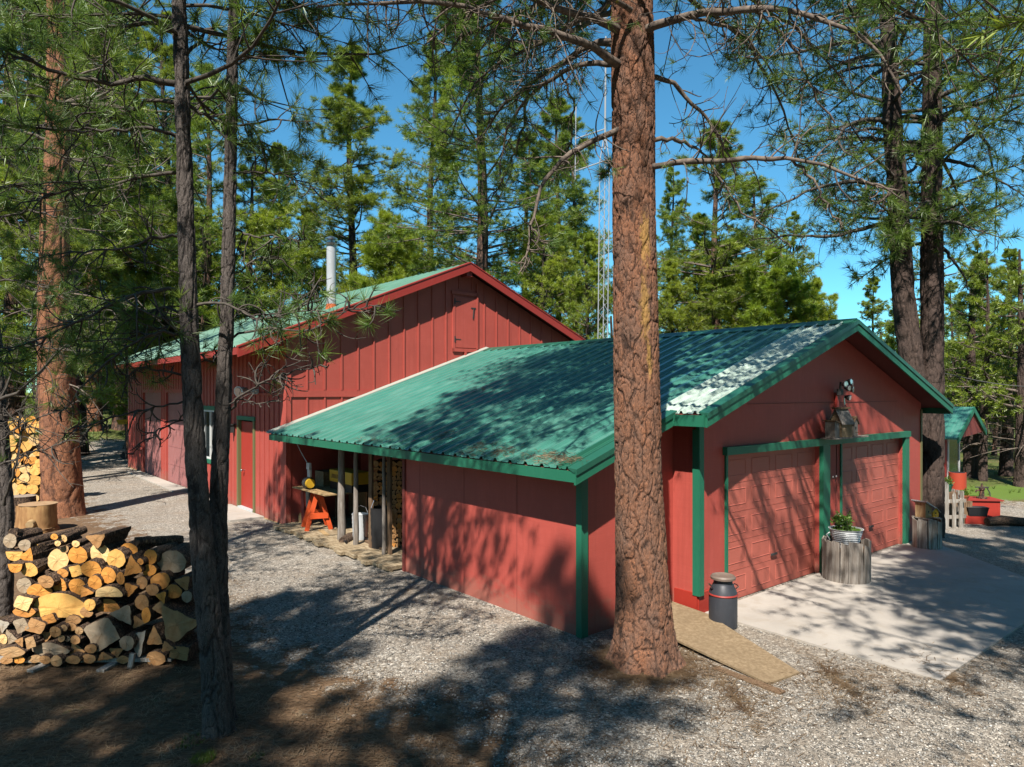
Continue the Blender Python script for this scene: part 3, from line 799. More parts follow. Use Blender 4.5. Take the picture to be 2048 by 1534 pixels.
def grow(rg, base, d, L, Mm=6, droop=.0, curl=.3, lift=0.0, jit=.06):
    """paths that start at base along d, length L, turning as they go"""
    K = len(base); P = np.zeros((K, Mm, 3)); P[:, 0] = base
    d = nrm(d); turn = rg.normal(size=(K, 3)) * curl / (Mm - 1)
    dr = droop * np.ones(K) if np.isscalar(droop) else droop
    st = (L / (Mm - 1))[:, None]
    for k in range(1, Mm):
        P[:, k] = P[:, k - 1] + d * st
        g = np.zeros((K, 3)); t = k / (Mm - 1)
        g[:, 2] = -dr / (Mm - 1) * (1 - t) * 2 + lift / (Mm - 1) * t * 2
        d = nrm(d + turn + g + rg.normal(size=(K, 3)) * jit)
    return P, d
def tufts(rg, P, D, S, n=14, w=.012, spread=75, back=.3):
    K = len(P)
    D = nrm(D); up = np.where(np.abs(D[:, 2:3]) > .9, np.array([1., 0, 0]), np.array([0, 0, 1.]))
    A = nrm(np.cross(D, up)); B = np.cross(D, A)
    ct = rg.uniform(math.cos(rad(spread)), 1, (K, n)); st = np.sqrt(1 - ct * ct); ph = rg.uniform(0, 2 * np.pi, (K, n))
    nd = D[:, None] * ct[..., None] + A[:, None] * (st * np.cos(ph))[..., None] + B[:, None] * (st * np.sin(ph))[..., None]
    nd[..., 2] += .12; nd = nrm(nd)
    ln = (S[:, None] * rg.uniform(.7, 1.12, (K, n)))[..., None]
    b = P[:, None] - D[:, None] * (rg.uniform(0, back, (K, n))[..., None] * S[:, None, None])
    wv = nrm(np.cross(nd, rg.normal(size=(K, n, 3)))) * w
    V = np.stack([b - wv * .5, b + wv * .5, b + nd * ln * .6 + wv * .45, b + nd * ln], 2).reshape(-1, 3)
    # a needle bundle: a slim kite of two triangles
    i = np.arange(K * n) * 4
    F = np.concatenate([np.stack([i, i + 1, i + 2], 1), np.stack([i, i + 2, i + 3], 1)])
    return V, F
def side_twigs(rg, P, R, J, t0, t1, ang=(35, 75), Lr=(.25, .5), Mm=5, droop=.3, curl=.6, lift=.3, flat=.35):
    """J twigs on every branch: bases along it, thrown out to its sides"""
    K, Mp, _ = P.shape
    t = rg.uniform(t0, t1, (K, J)) * (Mp - 1); k = np.minimum(t.astype(int), Mp - 2); u = (t - k)[..., None]
    kk = np.arange(K)[:, None]
    b = P[kk, k] * (1 - u) + P[kk, k + 1] * u; T = nrm(P[kk, k + 1] - P[kk, k])
    r = R[kk, k]
    side = nrm(np.cross(T, np.array([0, 0, 1.]))); upv = np.cross(side, T)
    ph = rg.choice([0, np.pi], (K, J)) + rg.normal(size=(K, J)) * (flat * 2.2)
    lat = side * np.cos(ph)[..., None] + upv * np.sin(ph)[..., None]
    a = np.radians(rg.uniform(*ang, (K, J)))[..., None]
    d = T * np.cos(a) + lat * np.sin(a)
    Lb = np.linalg.norm(P[:, -1] - P[:, 0], axis=1)[:, None]
    L = (Lb * rg.uniform(*Lr, (K, J)) * (1.15 - .7 * t / (Mp - 1)))
    b = b.reshape(-1, 3); d = d.reshape(-1, 3); L = L.reshape(-1); r = r.reshape(-1)
    Q, e = grow(rg, b, d, L, Mm, droop, curl, lift)
    return Q, e, r
def away_from_camera(P, r=2.3):
    return np.linalg.norm(P - np.array([0, 0, EYE]), axis=-1) > r

def trunk_mesh(path, radii, sides, rings, name, mat, parent, cell=(.09, .30), depth=.02, seed=1, flare=0.0, roots=0, resin=None, origin=(0, 0, 0)):
    """a bark-covered trunk; plates of bark stand proud of the cracks between them"""
    path = np.array([tuple(p) for p in path], float) - np.array(origin); radii = np.array(radii, float)
    L = np.concatenate([[0], np.cumsum(np.linalg.norm(np.diff(path, axis=0), axis=1))]); tt = np.linspace(0, L[-1], rings)
    C = np.stack([np.interp(tt, L, path[:, i]) for i in range(3)], 1)
    ker = max(1, rings // 14)
    for i in range(3):
        pad = np.pad(C[:, i], ker, mode='reflect', reflect_type='odd'); C[:, i] = np.convolve(pad, np.ones(2 * ker + 1) / (2 * ker + 1), 'valid')
    R = np.interp(tt, L, radii)
    th = np.arange(sides) * 2 * np.pi / sides
    TH, TT = np.meshgrid(th, tt)
    rm = float(np.mean(radii)); nc = max(5, int(round(2 * math.pi * rm / cell[0])))
    u = TH / (2 * np.pi) * nc; v = TT / cell[1]
    warp = (vnoise(u * .9, v * 2.2, seed + 3) - .5) * 1.3 + (vnoise(u * .3, v * .5, seed + 4) - .5) * 1.6 * np.sin(TH / 2) ** 2
    u = u + warp; v = v + (vnoise(u * 1.3, v * 1.1, seed + 7) - .5) * .9
    ui = np.floor(u); vi = np.floor(v); f1 = np.full(u.shape, 9.); f2 = np.full(u.shape, 9.); cid = np.zeros(u.shape)
    for a in (-1, 0, 1):
        for b in (-1, 0, 1):
            cu = ui + a; cv = vi + b; cm = np.mod(cu, nc)
            dx = cu + hashn(cm, cv, seed) - u; dy = cv + hashn(cm, cv, seed + 1) - v
            d = np.sqrt(dx * dx + dy * dy); near = d < f1
            f2 = np.where(near, f1, np.minimum(f2, d)); cid = np.where(near, hashn(cm, cv, seed + 2), cid); f1 = np.where(near, d, f1)
    e = f2 - f1
    fine = vnoise(TH / (2 * np.pi) * nc * 4, TT / cell[1] * 9, seed + 9)
    # long furrows between groups of plates
    nb = max(4, nc // 3); U = TH / (2 * np.pi) * nb + (vnoise(TH / (2 * np.pi) * nb * 1.5, TT / cell[1] * .5, seed + 21) - .5) * 1.1 * np.sin(TH / 2) ** 2; W = TT / (cell[1] * 4.5) + (vnoise(U * 1.4, TT / cell[1] * .3, seed + 22) - .5) * .9
    Ui = np.floor(U); Wi = np.floor(W); g1 = np.full(U.shape, 9.); g2 = np.full(U.shape, 9.); big = np.zeros(U.shape)
    for a in (-1, 0, 1):
        for b in (-1, 0, 1):
            cu = Ui + a; cv = Wi + b; cm = np.mod(cu, nb)
            d = np.hypot(cu + hashn(cm, cv, seed + 31) - U, cv + hashn(cm, cv, seed + 32) - W); near = d < g1
            g2 = np.where(near, g1, np.minimum(g2, d)); big = np.where(near, hashn(cm, cv, seed + 33), big); g1 = np.where(near, d, g1)
    eb = g2 - g1; cid = .45 * cid + .55 * big
    disp = depth * (smooth(.02, .28, e) * (.35 + .35 * cid) + .3 * fine + 1.0 * smooth(0, .22, eb)) - depth * .9
    e = np.minimum(e, eb * 1.3 + .0)
    lump = (vnoise(np.cos(TH) * 1.3 + 5, TT * .8 + np.sin(TH), seed + 12) - .5) * .10
    fl = flare * np.exp(-TT / max(.001, rm * .9)) * (1 + .55 * np.sin(TH * roots + seed) + .25 * np.sin(TH * (roots + 3) + 1.3)) if roots else 0
    RR = R[:, None] * (1 + lump + fl) + disp
    Tn = nrm(np.gradient(C, axis=0)); A = nrm(np.cross(np.broadcast_to([0, 1., 0], Tn.shape), Tn)); B = np.cross(Tn, A)
    V = C[:, None] + (A[:, None] * np.cos(TH)[..., None] + B[:, None] * np.sin(TH)[..., None]) * RR[..., None]
    n = sides; i = np.arange(n); j = (i + 1) % n
    F = ((np.arange(rings - 1) * n)[:, None, None] + np.stack([i, j, j + n, i + n], 1)[None]).reshape(-1, 4)
    res = np.zeros(u.shape)
    if resin:
        for (t_, th_, st, sth) in resin: res = np.maximum(res, np.exp(-((TT - t_) / st) ** 2 - ((np.mod(TH - th_ + np.pi, 2 * np.pi) - np.pi) / sth) ** 2))
    col = np.stack([cid.ravel(), np.clip(e, 0, 1).ravel(), res.ravel(), np.ones(u.size)], 1)
    return np_mesh(name, V.reshape(-1, 3), F, mat, parent, {'plate': col}, True)

def crown_on(rg, wood_, fol, z0, z1, path_at, count, length, az=None, elev=(-5, 25), droop=.35, lift=.5, J=9, tuft=.2, tn=14, tw=.012, live=.85, r0=.035, tpt=2, spread=75, Mm=8, dead=0.0, Lr=(.25, .5), curl=.35, guard=False):
    """branches round a trunk; length is a function of 0..1 (bottom to top of the crown)"""
    q = np.sort(rg.uniform(0, 1, count)); z = z0 + (z1 - z0) * q
    a = rg.uniform(0, 2 * np.pi, count) if az is None else rg.choice(az, count) + rg.normal(size=count) * .35
    el = np.radians(rg.uniform(*elev, count) + q * 22)
    d = np.stack([np.cos(a) * np.cos(el), np.sin(a) * np.cos(el), np.sin(el)], 1)
    L = np.array([length(t) for t in q]) * rg.uniform(.65, 1.12, count)
    base = np.array([path_at(h) for h in z])
    P, e = grow(rg, base, d, L, Mm, droop, curl, lift)
    ok = np.ones(count, bool)
    if guard is not False: ok = away_from_camera(P + guard).all(1)
    P = P[ok]; e = e[ok]; L = L[ok]; q = q[ok]
    if len(P) == 0: return
    taper = np.linspace(1, .18, Mm)[None]
    R = (r0 * (L / max(L.max(), .01)) ** .7)[:, None] * taper
    wood_.tubes(P, R, 5)
    Q, eq, rq = side_twigs(rg, P, R, J, .22, 1.0, Lr=Lr)
    wood_.tubes(Q, np.minimum(rq[:, None], .014) * np.linspace(.8, .25, Q.shape[1])[None], 3)
    isdead = np.repeat(rg.uniform(0, 1, len(P)) < dead, J)
    pts = [P[:, -1]]; dirs = [e]; keep = [np.ones(len(P), bool)]
    for k in range(tpt):
        idx = Q.shape[1] - 1 - k
        pts.append(Q[:, idx]); dirs.append(nrm(Q[:, idx] - Q[:, idx - 1])); keep.append((rg.uniform(0, 1, len(Q)) < live) & ~isdead)
    pts = np.concatenate(pts); dirs = np.concatenate(dirs); keep = np.concatenate(keep)
    if guard is not False: keep &= away_from_camera(pts + guard, 2.6)
    pts = pts[keep]; dirs = dirs[keep]
    V, F = tufts(rg, pts, dirs, tuft * rg.uniform(.75, 1.15, len(pts)), tn, tw, spread)
    fol.append((V, F))
def build_foliage(fol, name, mat, parent):
    V = []; F = []; n = 0
    for v, f in fol: V.append(v); F.append(f + n); n += len(v)
    return np_mesh(name, np.concatenate(V), np.concatenate(F), mat, parent)

# --- the kinds of pine behind the buildings; every tree is a copy with its own place, size and turn
def straight(H, lean=0.0, seed=0):
    return lambda h: (lean * h + .12 * math.sin(h * .35 + seed), .1 * math.cos(h * .4 + seed) - .1, h)
def proto_pine(seed, H, cb, wid, count, mat, bark_, r0=.2, J=8, tuft=.2, tn=24, tw=.0105, shape=1.0, deadlow=10, live=.9):
    rg = np.random.default_rng(seed); pa = straight(H, 0, seed)
    root = thing('pine_tree', None, 'tree')
    zs = np.linspace(-.3, H, 16); C = np.array([[pa(z) for z in zs]]); R = (r0 * (1.05 - zs / H) ** .8 + .012)[None]; R[0, 0] *= 1.3
    w = Wood(); w.tubes(C, R, 9); w.build('trunk', bark_, root)
    w = Wood(); fol = []
    prof = lambda t: wid * ((1 - t) ** .62 * (.6 + .4 * math.sin(min(1, t * 3) * math.pi / 2)) * shape + .08)
    crown_on(rg, w, fol, cb, H * .985, pa, count, prof, J=J, tuft=tuft, tn=tn, tw=tw, live=live, tpt=4, r0=.05, droop=.25, lift=.55, Lr=(.22, .45))
    if deadlow:
        q = rg.uniform(.1, 1, deadlow) * cb; a = rg.uniform(0, 6.28, deadlow)
        P, e = grow(rg, np.array([pa(z) for z in q]), np.stack([np.cos(a), np.sin(a), np.full(deadlow, .05)], 1), rg.uniform(.5, 1.9, deadlow), 6, .5, .6, .2)
        w.tubes(P, np.linspace(.02, .006, 6)[None] * np.ones((deadlow, 1)), 4)
        Q, e, r = side_twigs(rg, P, np.full(P.shape[:2], .01), 5, .2, 1)
        w.tubes(Q, np.linspace(.008, .004, Q.shape[1])[None] * np.ones((len(Q), 1)), 3)
    w.build('branches', M['twig'], root)
    build_foliage(fol, 'crown', mat, root)
    return root
def copy_tree(root):
    r = root.copy(); COL.objects.link(r)
    for c in root.children:
        d = c.copy(); COL.objects.link(d); d.parent = r
    return r

PK = {
    'tall': lambda: proto_pine(11, 20, 4.6, 3.0, 125, M['needles'], M['bark_far_dark'], .2, J=16),
    'tall2': lambda: proto_pine(12, 20, 7.2, 3.3, 100, M['needles'], M['bark_far'], .23, J=16, deadlow=24),
    'spire': lambda: proto_pine(13, 20, 3.0, 2.9, 150, M['needles'], M['bark_far_dark'], .18, J=14),
    'young': lambda: proto_pine(14, 9, .7, 2.7, 95, M['needles_bright'], M['bark_far'], .13, J=17, deadlow=3),
    'loose': lambda: proto_pine(15, 16, 5.0, 2.8, 74, M['needles'], M['bark_far'], .16, J=14, deadlow=26, live=.8),
    'bushy': lambda: proto_pine(16, 12, 1.8, 3.1, 105, M['needles_bright'], M['bark_far_dark'], .17, J=16, tuft=.17, deadlow=12),
}
HB = {'tall': 20, 'tall2': 20, 'spire': 20, 'young': 9, 'loose': 16, 'bushy': 12}
used = {}
def pine(kind, x, ytop, d, label, group=None, wid=1.0):
    """a pine whose tip is at photo height ytop, at distance d"""
    X = (x - CX) / FPX * d; z0 = float(gz(X, d)); H = EYE + (HY - ytop) / FPX * d - z0
    if kind not in used: used[kind] = t = PK[kind]()
    else: t = copy_tree(used[kind])
    k = H / HB[kind]
    t.location = (X, d, z0 - .05); t.scale = (k * wid * 1.12, k * wid * 1.12, k); t.rotation_euler = (0, 0, (x * 7.31) % 6.28)
    tag(t, label, 'tree', group)
    return t
BG = [
    ('spire', 697, 80, 34, 'tall slim pine rising behind the barn roof beside the chimney pipe', 1.25),
    ('tall2', 953, -60, 27, 'tall pine with bare lower trunk standing right behind the barn peak', 1.25),
    ('tall', 870, 60, 33, 'dense tall pine behind the barn roof, between the peak and open sky', 1.0),
    ('spire', 1112, 185, 36, 'slim pointed pine behind the barn roof near the antenna tower', 1.1),
    ('loose', 1150, 225, 39, 'thin pine whose top shows past the antenna tower arms', .9),
    ('loose', 1050, 260, 31, 'open crowned pine behind the barn roof slope facing the garage', 1.1),
    ('bushy', 1085, 430, 27, 'bushy bright pine directly over the barn red rake board', 1.0),
    ('bushy', 1175, 470, 26, 'bushy pine filling the gap between antenna tower and barn', .9),
    ('loose', 1428, 238, 30, 'open pine with sky in its crown behind the middle of the garage ridge', 1.35),
    ('tall', 1345, 330, 40, 'pine seen just beside the big foreground trunk, behind the garage'.replace('foreground ', ''), .9),
    ('young', 1555, 500, 27, 'bright green young pine behind the garage ridge', 1.1),
    ('young', 1480, 470, 30, 'bright young pine half hidden by the open crowned one behind the garage', 1.0),
    ('young', 1625, 560, 30, 'smaller bright pine next to the sky gap behind the garage ridge', .95),
    ('loose', 1690, 640, 45, 'small far pine low in the sky gap beside the garage peak', .8),
    ('bushy', 1400, 430, 33, 'thick bright pine low behind the garage ridge next to the massive trunk', 1.0),
    ('bushy', 1345, 520, 29, 'low bright pine hugging the massive trunk behind the garage roof', .9),
    ('loose', 1515, 350, 37, 'taller loose pine behind the bright young one over the garage ridge', 1.2),
    ('tall', 1590, 420, 40, 'dark tall pine farther back over the garage ridge', 1.0),
    ('bushy', 1440, 480, 35, 'rounded bright pine in the row behind the garage ridge', 1.1),
    ('spire', 1745, 548, 38, 'small pointed pine standing alone in the sky gap over the garage peak', 1.1),
    ('bushy', 1800, 600, 34, 'pine seen in the slit between the two stems of the forked pine', .8),
    ('tall', 1955, 478, 36, 'tall pine beyond the little shed, its top clear against the sky', 1.15),
    ('spire', 2022, 490, 38, 'pointed pine at the picture edge beyond the red planter box', 1.1),
    ('loose', 1905, 560, 36, 'loose pine directly behind the forked pine and the little shed', 1.0),
    ('loose', 1990, 600, 36, 'loose pine far over the red planter box', 1.2),
    ('loose', 2060, 560, 31, 'loose pine cut by the picture edge above the planters', 1.0),
    ('tall2', 30, -250, 27, 'tall pine at the picture edge behind the far wood stack', 1.1),
    ('tall', 150, -180, 31, 'tall pine just behind the big orange barked trunk', 1.1),
    ('bushy', 235, 260, 41, 'bushy pine standing where the gravel lane ends', 1.2),
    ('tall2', 215, 60, 44, 'tall pine over the grass bank at the lane end', 1.2),
    ('tall', 330, 20, 33, 'tall dense pine in the gap between lane end and twin stems', 1.1),
    ('tall2', 245, -120, 37, 'tall pine with bare trunk far up the gravel lane', 1.1),
    ('loose', 420, 130, 30, 'loose crowned pine seen between the twin dark stems', 1.1),
    ('bushy', 500, 330, 31, 'bushy bright pine over the far end of the barn roof', 1.1),
    ('spire', 560, 280, 37, 'slim pine over the barn roof between the twin stems and the chimney', 1.0),
    ('bushy', 620, 420, 34, 'rounded bright pine touching the barn roof beside the chimney', 1.0),
    ('young', 770, 430, 30, 'bright pine low behind the barn ridge, next to open sky', 1.0),
    ('loose', 90, 180, 22, 'loose pine behind the far wood stack', 1.1),
    ('bushy', -30, 200, 25, 'bushy pine at the picture edge over the wood stack', 1.1),
    ('young', 160, 430, 40, 'low bright pine beside the lane, behind the orange trunk', 1.1),
    ('bushy', 400, 420, 36, 'dark low pine behind the far barn corner', 1.1),
    ('young', 330, 520, 33, 'low pine crown above the far barn eave', 1.2),
]
for kind, x, yt, d, lab, wd in BG: pine(kind, x, yt, d, lab, 'pines behind the buildings', wd)

# orange trunks up the lane
def bare_pine(x, d, r, H, label, mat, seed, ybase=None, cb=.45, wid=2.6, lean=0.0, crown=40):
    rg = np.random.default_rng(seed); X = (x - CX) / FPX * d; z0 = float(gz(X, d))
    root = thing('pine_tree', label, 'tree', (X, d, z0))
    zs = np.linspace(-.3, H, 12)
    pth = [(lean * z + .07 * math.sin(z * .5 + seed), .05 * math.cos(z * .6), z) for z in zs]
    trunk_mesh(pth, [r * max(.08, 1.0 - .95 * z / H) for z in zs], 90, 420, 'trunk', mat, root, (.075, .3), .02, seed, .35, 5)
    w = Wood(); fol = []
    pa = lambda h: (lean * h + .07 * math.sin(h * .5 + seed), 0, h)
    crown_on(rg, w, fol, H * cb, H * .98, pa, crown, lambda t: wid * (1.05 - t) ** .7, J=8, tuft=.2, tn=13, tw=.02, tpt=3, r0=.06)
    nd = 14; a = rg.uniform(0, 6.28, nd)
    P, e = grow(rg, np.array([pa(z) for z in rg.uniform(.15, cb, nd) * H]), np.stack([np.cos(a), np.sin(a), np.full(nd, .1)], 1), rg.uniform(.6, 2, nd), 6, .5, .6, .2)
    w.tubes(P, np.linspace(.025, .007, 6)[None] * np.ones((nd, 1)), 4)
    w.build('branches', M['twig'], root); build_foliage(fol, 'crown', M['needles'], root)
    return root
bare_pine(120, 16.9, .43, 21, 'big orange barked ponderosa pine standing behind the chopping block', M['bark_orange'], 21, cb=.36, wid=3.6, lean=-.012, crown=50)
bare_pine(187, 36, .42, 24, 'orange barked pine up the gravel lane beyond the grass bank', M['bark_orange'], 22, cb=.4)
bare_pine(172, 39, .33, 22, 'slimmer orange barked pine just behind the other one up the lane', M['bark_orange'], 23, cb=.4)
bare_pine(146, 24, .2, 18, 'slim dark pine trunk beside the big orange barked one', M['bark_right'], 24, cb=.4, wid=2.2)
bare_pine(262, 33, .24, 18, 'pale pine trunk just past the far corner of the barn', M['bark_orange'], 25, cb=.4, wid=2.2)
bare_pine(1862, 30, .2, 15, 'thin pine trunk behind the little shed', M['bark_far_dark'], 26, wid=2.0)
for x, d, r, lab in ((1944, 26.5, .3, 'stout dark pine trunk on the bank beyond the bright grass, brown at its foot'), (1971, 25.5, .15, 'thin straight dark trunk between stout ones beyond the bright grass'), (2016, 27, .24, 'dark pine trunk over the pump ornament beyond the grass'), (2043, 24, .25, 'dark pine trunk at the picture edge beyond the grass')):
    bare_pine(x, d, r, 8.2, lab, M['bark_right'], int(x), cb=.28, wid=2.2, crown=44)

# far-off wood that reads as one mass
def far_woods():
    rg = np.random.default_rng(77); w = Wood(); fol = []
    n = 330
    ang = rg.uniform(-44, 44, n); dd = rg.uniform(40, 120, n) ** 1.0
    X = np.tan(np.radians(ang)) * dd; Yv = dd
    s = (X - P1.x) * RD.x + (Yv - P1.y) * RD.y; b = (X - P1.x) * LD.x + (Yv - P1.y) * LD.y
    Z = gz(X, Yv); px = X / Yv * FPX + CX
    H = rg.uniform(8, 15, n)
    lowgap = ((px > 560) & (px < 1300)) | ((px > 1640) & (px < 1790))
    H = np.where(lowgap, rg.uniform(5, 8, n), H) * np.where(dd > 60, .95, 1)
    H = np.where(px > 1850, np.minimum(H, 3 + .14 * dd), H)
    C = np.zeros((n, 6, 3)); t = np.linspace(0, 1, 6)
    C[:, :, 0] = X[:, None] + rg.normal(size=(n, 1)) * .3 * t; C[:, :, 1] = Yv[:, None]; C[:, :, 2] = Z[:, None] - .3 + (H[:, None] + .3) * t
    R = (rg.uniform(.10, .24, n))[:, None] * (1.05 - .9 * t)[None]
    w.tubes(C, R, 6)
    K = 110; q = rg.uniform(.18, 1, (n, K)); a = rg.uniform(0, 6.28, (n, K)); rr_ = 2.1 * (1.03 - q) ** .7 * rg.uniform(.2, 1, (n, K)) ** .5
    Pt = np.stack([X[:, None] + np.cos(a) * rr_, Yv[:, None] + np.sin(a) * rr_, Z[:, None] + H[:, None] * q + rg.normal(size=(n, K)) * .2], 2).reshape(-1, 3)
    D = np.stack([np.cos(a), np.sin(a), np.full(a.shape, .5)], 2).reshape(-1, 3)
    fol.append(tufts(rg, Pt, D, rg.uniform(.3, .55, len(Pt)), 9, .06, 85))
    # thin bare stems between them
    m = 500; ang = rg.uniform(-44, 44, m); dd = rg.uniform(34, 90, m); X = np.tan(np.radians(ang)) * dd; Z = gz(X, dd)
    s_ = (X - P1.x) * RD.x + (dd - P1.y) * RD.y; b_ = (X - P1.x) * LD.x + (dd - P1.y) * LD.y
    C = np.zeros((m, 3, 3)); C[:, :, 0] = X[:, None] + np.cumsum(rg.normal(size=(m, 3)) * .15, 1); C[:, :, 1] = dd[:, None]; C[:, :, 2] = Z[:, None] - .2 + rg.uniform(3, 7, m)[:, None] * np.linspace(0, 1, 3)
    w.tubes(C, rg.uniform(.05, .12, m)[:, None] * np.linspace(1, .6, 3)[None], 5)
    root = thing('distant_woods', None, None); root['kind'] = 'stuff'
    tag(w.build('trunks', M['bark_far_dark'], root), None, None, kind='stuff'); tag(build_foliage(fol, 'foliage', M['needles'], root), None, None, kind='stuff')
far_woods()

# --- big pine in front of the garage
def limb(pts, n=16):
    pts = np.array([tuple(at(*p)) for p in pts]); L = np.concatenate([[0], np.cumsum(np.linalg.norm(np.diff(pts, axis=0), axis=1))])
    t = np.linspace(0, L[-1], n); Q = np.stack([np.interp(t, L, pts[:, i]) for i in range(3)], 1)
    for _ in range(2): Q[1:-1] = (Q[:-2] + 2 * Q[1:-1] + Q[2:]) / 4
    return Q
def big_limb(rg, root, org, pts, r0, r1=.008, J=26, live=.3, Lr=(.12, .3), tn=26, tuft=.17, droop=.9, curl=1.3, mat='twig', fol=None, name='limb', sub=2):
    Q = limb(pts) - np.array(org); Q[1:] += rg.normal(size=(len(Q) - 1, 3)) * .012
    w = Wood(); n = len(Q); R = np.linspace(r0, r1, n)[None]
    R = R * (1 + .12 * rg.normal(size=R.shape) * .5)
    w.tubes(Q[None], R, 9)
    T1, e1, q1 = side_twigs(rg, Q[None], R, J, .12, 1, (35, 100), Lr, 8, droop, curl, .5, 1.2)
    w.tubes(T1, np.linspace(.008, .0035, 8)[None] * rg.uniform(.7, 1.3, (len(T1), 1)), 4)
    T2, e2, q2 = side_twigs(rg, T1, np.full(T1.shape[:2], .006), sub, .25, 1, (30, 70), (.3, .7), 6, droop * .6, curl, .6, 1.0)
    w.tubes(T2, np.linspace(.0045, .0025, 6)[None] * np.ones((len(T2), 1)), 3)
    w.build(name, M[mat], root)
    pts_ = np.concatenate([T1[:, -1], T2[:, -1]]); ds = np.concatenate([e1, e2])
    k = rg.uniform(0, 1, len(pts_)) < live
    if k.any() and fol is not None: fol.append(tufts(rg, pts_[k], ds[k], tuft * rg.uniform(.7, 1.1, k.sum()), tn, .0042, 70))

rg = np.random.default_rng(5)
org = at(1290, 1345, 7.7); org.z = 0; org.y = 7.7; org.x = (1287 - CX) / FPX * 7.7
main = thing('ponderosa_pine', 'massive ponderosa pine with plated reddish bark in front of the garage', 'tree', org)
prof = [(1291, 1345, .345), (1288, 1290, .325), (1284, 1200, .305), (1278, 1000, .27), (1273, 800, .255), (1270, 500, .24), (1266, 200, .236), (1263, 0, .232)]
pth = []; rs = []
for x, y, r in prof:
    p = at(x, y, 7.7); pth.append((p.x, 7.7, p.z)); rs.append(r * .95)
pth[0] = (pth[0][0], 7.7, -.15)
for z, r in ((9, .22), (13, .17), (18, .10), (22, .03)): pth.append((1.3 + .02 * (z - 9), 7.7, z)); rs.append(r)
trunk_mesh(pth, rs, 240, 1500, 'trunk', M['bark_main'], main, (.034, .095), .015, 3, .5, 6, resin=[(4.8, 1.6 * math.pi, .35, .33), (4.1, 1.58 * math.pi, .45, .3), (3.5, 1.64 * math.pi, .25, .2)], origin=org)
fol = []
LB = [
    ([(1240, 62, 7.6), (1205, 40, 7.4), (1150, 28, 7.1), (1080, 0, 6.9), (960, -40, 6.6), (820, -60, 6.3)], .05, 30, .2),
    ([(1240, 132, 7.6), (1215, 112, 7.4), (1170, 85, 7.1), (1100, 60, 6.9), (1010, 42, 6.7), (950, 14, 6.5), (860, 3, 6.3), (740, 4, 6.1), (630, 12, 6.0)], .047, 44, .16),
    ([(1240, 90, 7.7), (1212, 76, 7.8), (1165, 95, 8.0), (1110, 135, 8.2), (1060, 165, 8.4), (1000, 215, 8.6), (950, 290, 8.8)], .045, 40, .5),
    ([(1238, 128, 7.7), (1190, 118, 7.8), (1130, 145, 7.9), (1070, 175, 8.1), (1020, 240, 8.3), (1000, 330, 8.4)], .035, 34, .45),
    ([(1240, 258, 7.6), (1212, 270, 7.5), (1171, 287, 7.4), (1125, 318, 7.3), (1093, 348, 7.2), (1072, 395, 7.1), (1062, 460, 7.05), (1050, 540, 7.0)], .034, 34, .08),
    ([(1285, 62, 7.6), (1330, 42, 7.3), (1400, 28, 7.0), (1500, 13, 6.7), (1600, 22, 6.4), (1690, 48, 6.2), (1745, 80, 6.1), (1785, 125, 6.0), (1800, 190, 6.0)], .048, 46, .2),
    ([(1296, 152, 7.7), (1345, 160, 7.8), (1385, 205, 7.9), (1425, 250, 8.0), (1452, 300, 8.1), (1470, 350, 8.1)], .03, 26, .12),
    ([(1300, 280, 7.7), (1345, 279, 7.7), (1385, 287, 7.8), (1415, 310, 7.9), (1425, 325, 7.9)], .03, 14, .1),
    ([(1302, 334, 7.6), (1345, 322, 7.3), (1420, 323, 7.0), (1510, 317, 6.7), (1600, 317, 6.4), (1680, 340, 6.2), (1740, 368, 6.1), (1800, 381, 6.0)], .036, 34, .14),
    ([(1585, 320, 6.45), (1620, 350, 6.4), (1650, 400, 6.4), (1690, 460, 6.4)], .014, 10, .2),
    ([(1500, 15, 6.7), (1560, 60, 6.7), (1600, 110, 6.7), (1630, 190, 6.7), (1670, 250, 6.7)], .016, 16, .35),
    ([(1380, 30, 7.0), (1480, 60, 7.3), (1540, 130, 7.5), (1570, 190, 7.6)], .018, 18, .5),
    ([(1420, 324, 7.0), (1450, 380, 7.0), (1490, 430, 7.0), (1560, 470, 7.0), (1585, 500, 7.0)], .012, 12, .06),
    ([(1262, 20, 7.4), (1180, -30, 7.0), (1060, -20, 6.8), (900, 30, 6.6), (850, 90, 6.5)], .03, 26, .45),
    ([(1240, 20, 7.9), (1160, 40, 8.3), (1080, 90, 8.7), (1000, 120, 9.0), (930, 190, 9.3), (900, 280, 9.4)], .035, 40, .75),
    ([(1240, -30, 8.0), (1130, -10, 8.4), (1020, 30, 8.8), (940, 60, 9.1), (860, 140, 9.3)], .035, 40, .8),
    ([(1060, 165, 8.4), (1050, 240, 8.6), (1020, 330, 8.8), (980, 400, 8.9)], .02, 30, .7),
    ([(1120, 140, 8.1), (1150, 210, 8.3), (1140, 290, 8.5), (1100, 370, 8.6)], .016, 26, .55),
    ([(1225, 330, 7.9), (1212, 345, 7.8), (1195, 350, 7.7)], .012, 8, 1.0),
    ([(1290, -40, 7.9), (1400, 10, 8.4), (1500, 90, 8.8), (1560, 200, 9.2), (1600, 320, 9.4)], .035, 44, .75),
    ([(1290, -60, 7.9), (1450, -30, 8.6), (1600, 60, 9.2), (1700, 180, 9.6)], .035, 40, .8),
    ([(1262, -20, 7.5), (1350, -60, 7.0), (1480, -20, 6.8), (1560, 30, 6.8)], .03, 24, .5),
]
for pts, r0, J, live in LB: big_limb(rg, main, org, pts, r0, J=J, live=live, fol=fol, Lr=(.13, .34))
w = Wood()
pa = lambda h: (float(np.interp(h, [0, 7.3, 22], [0, -.13, .1])), 0, h)
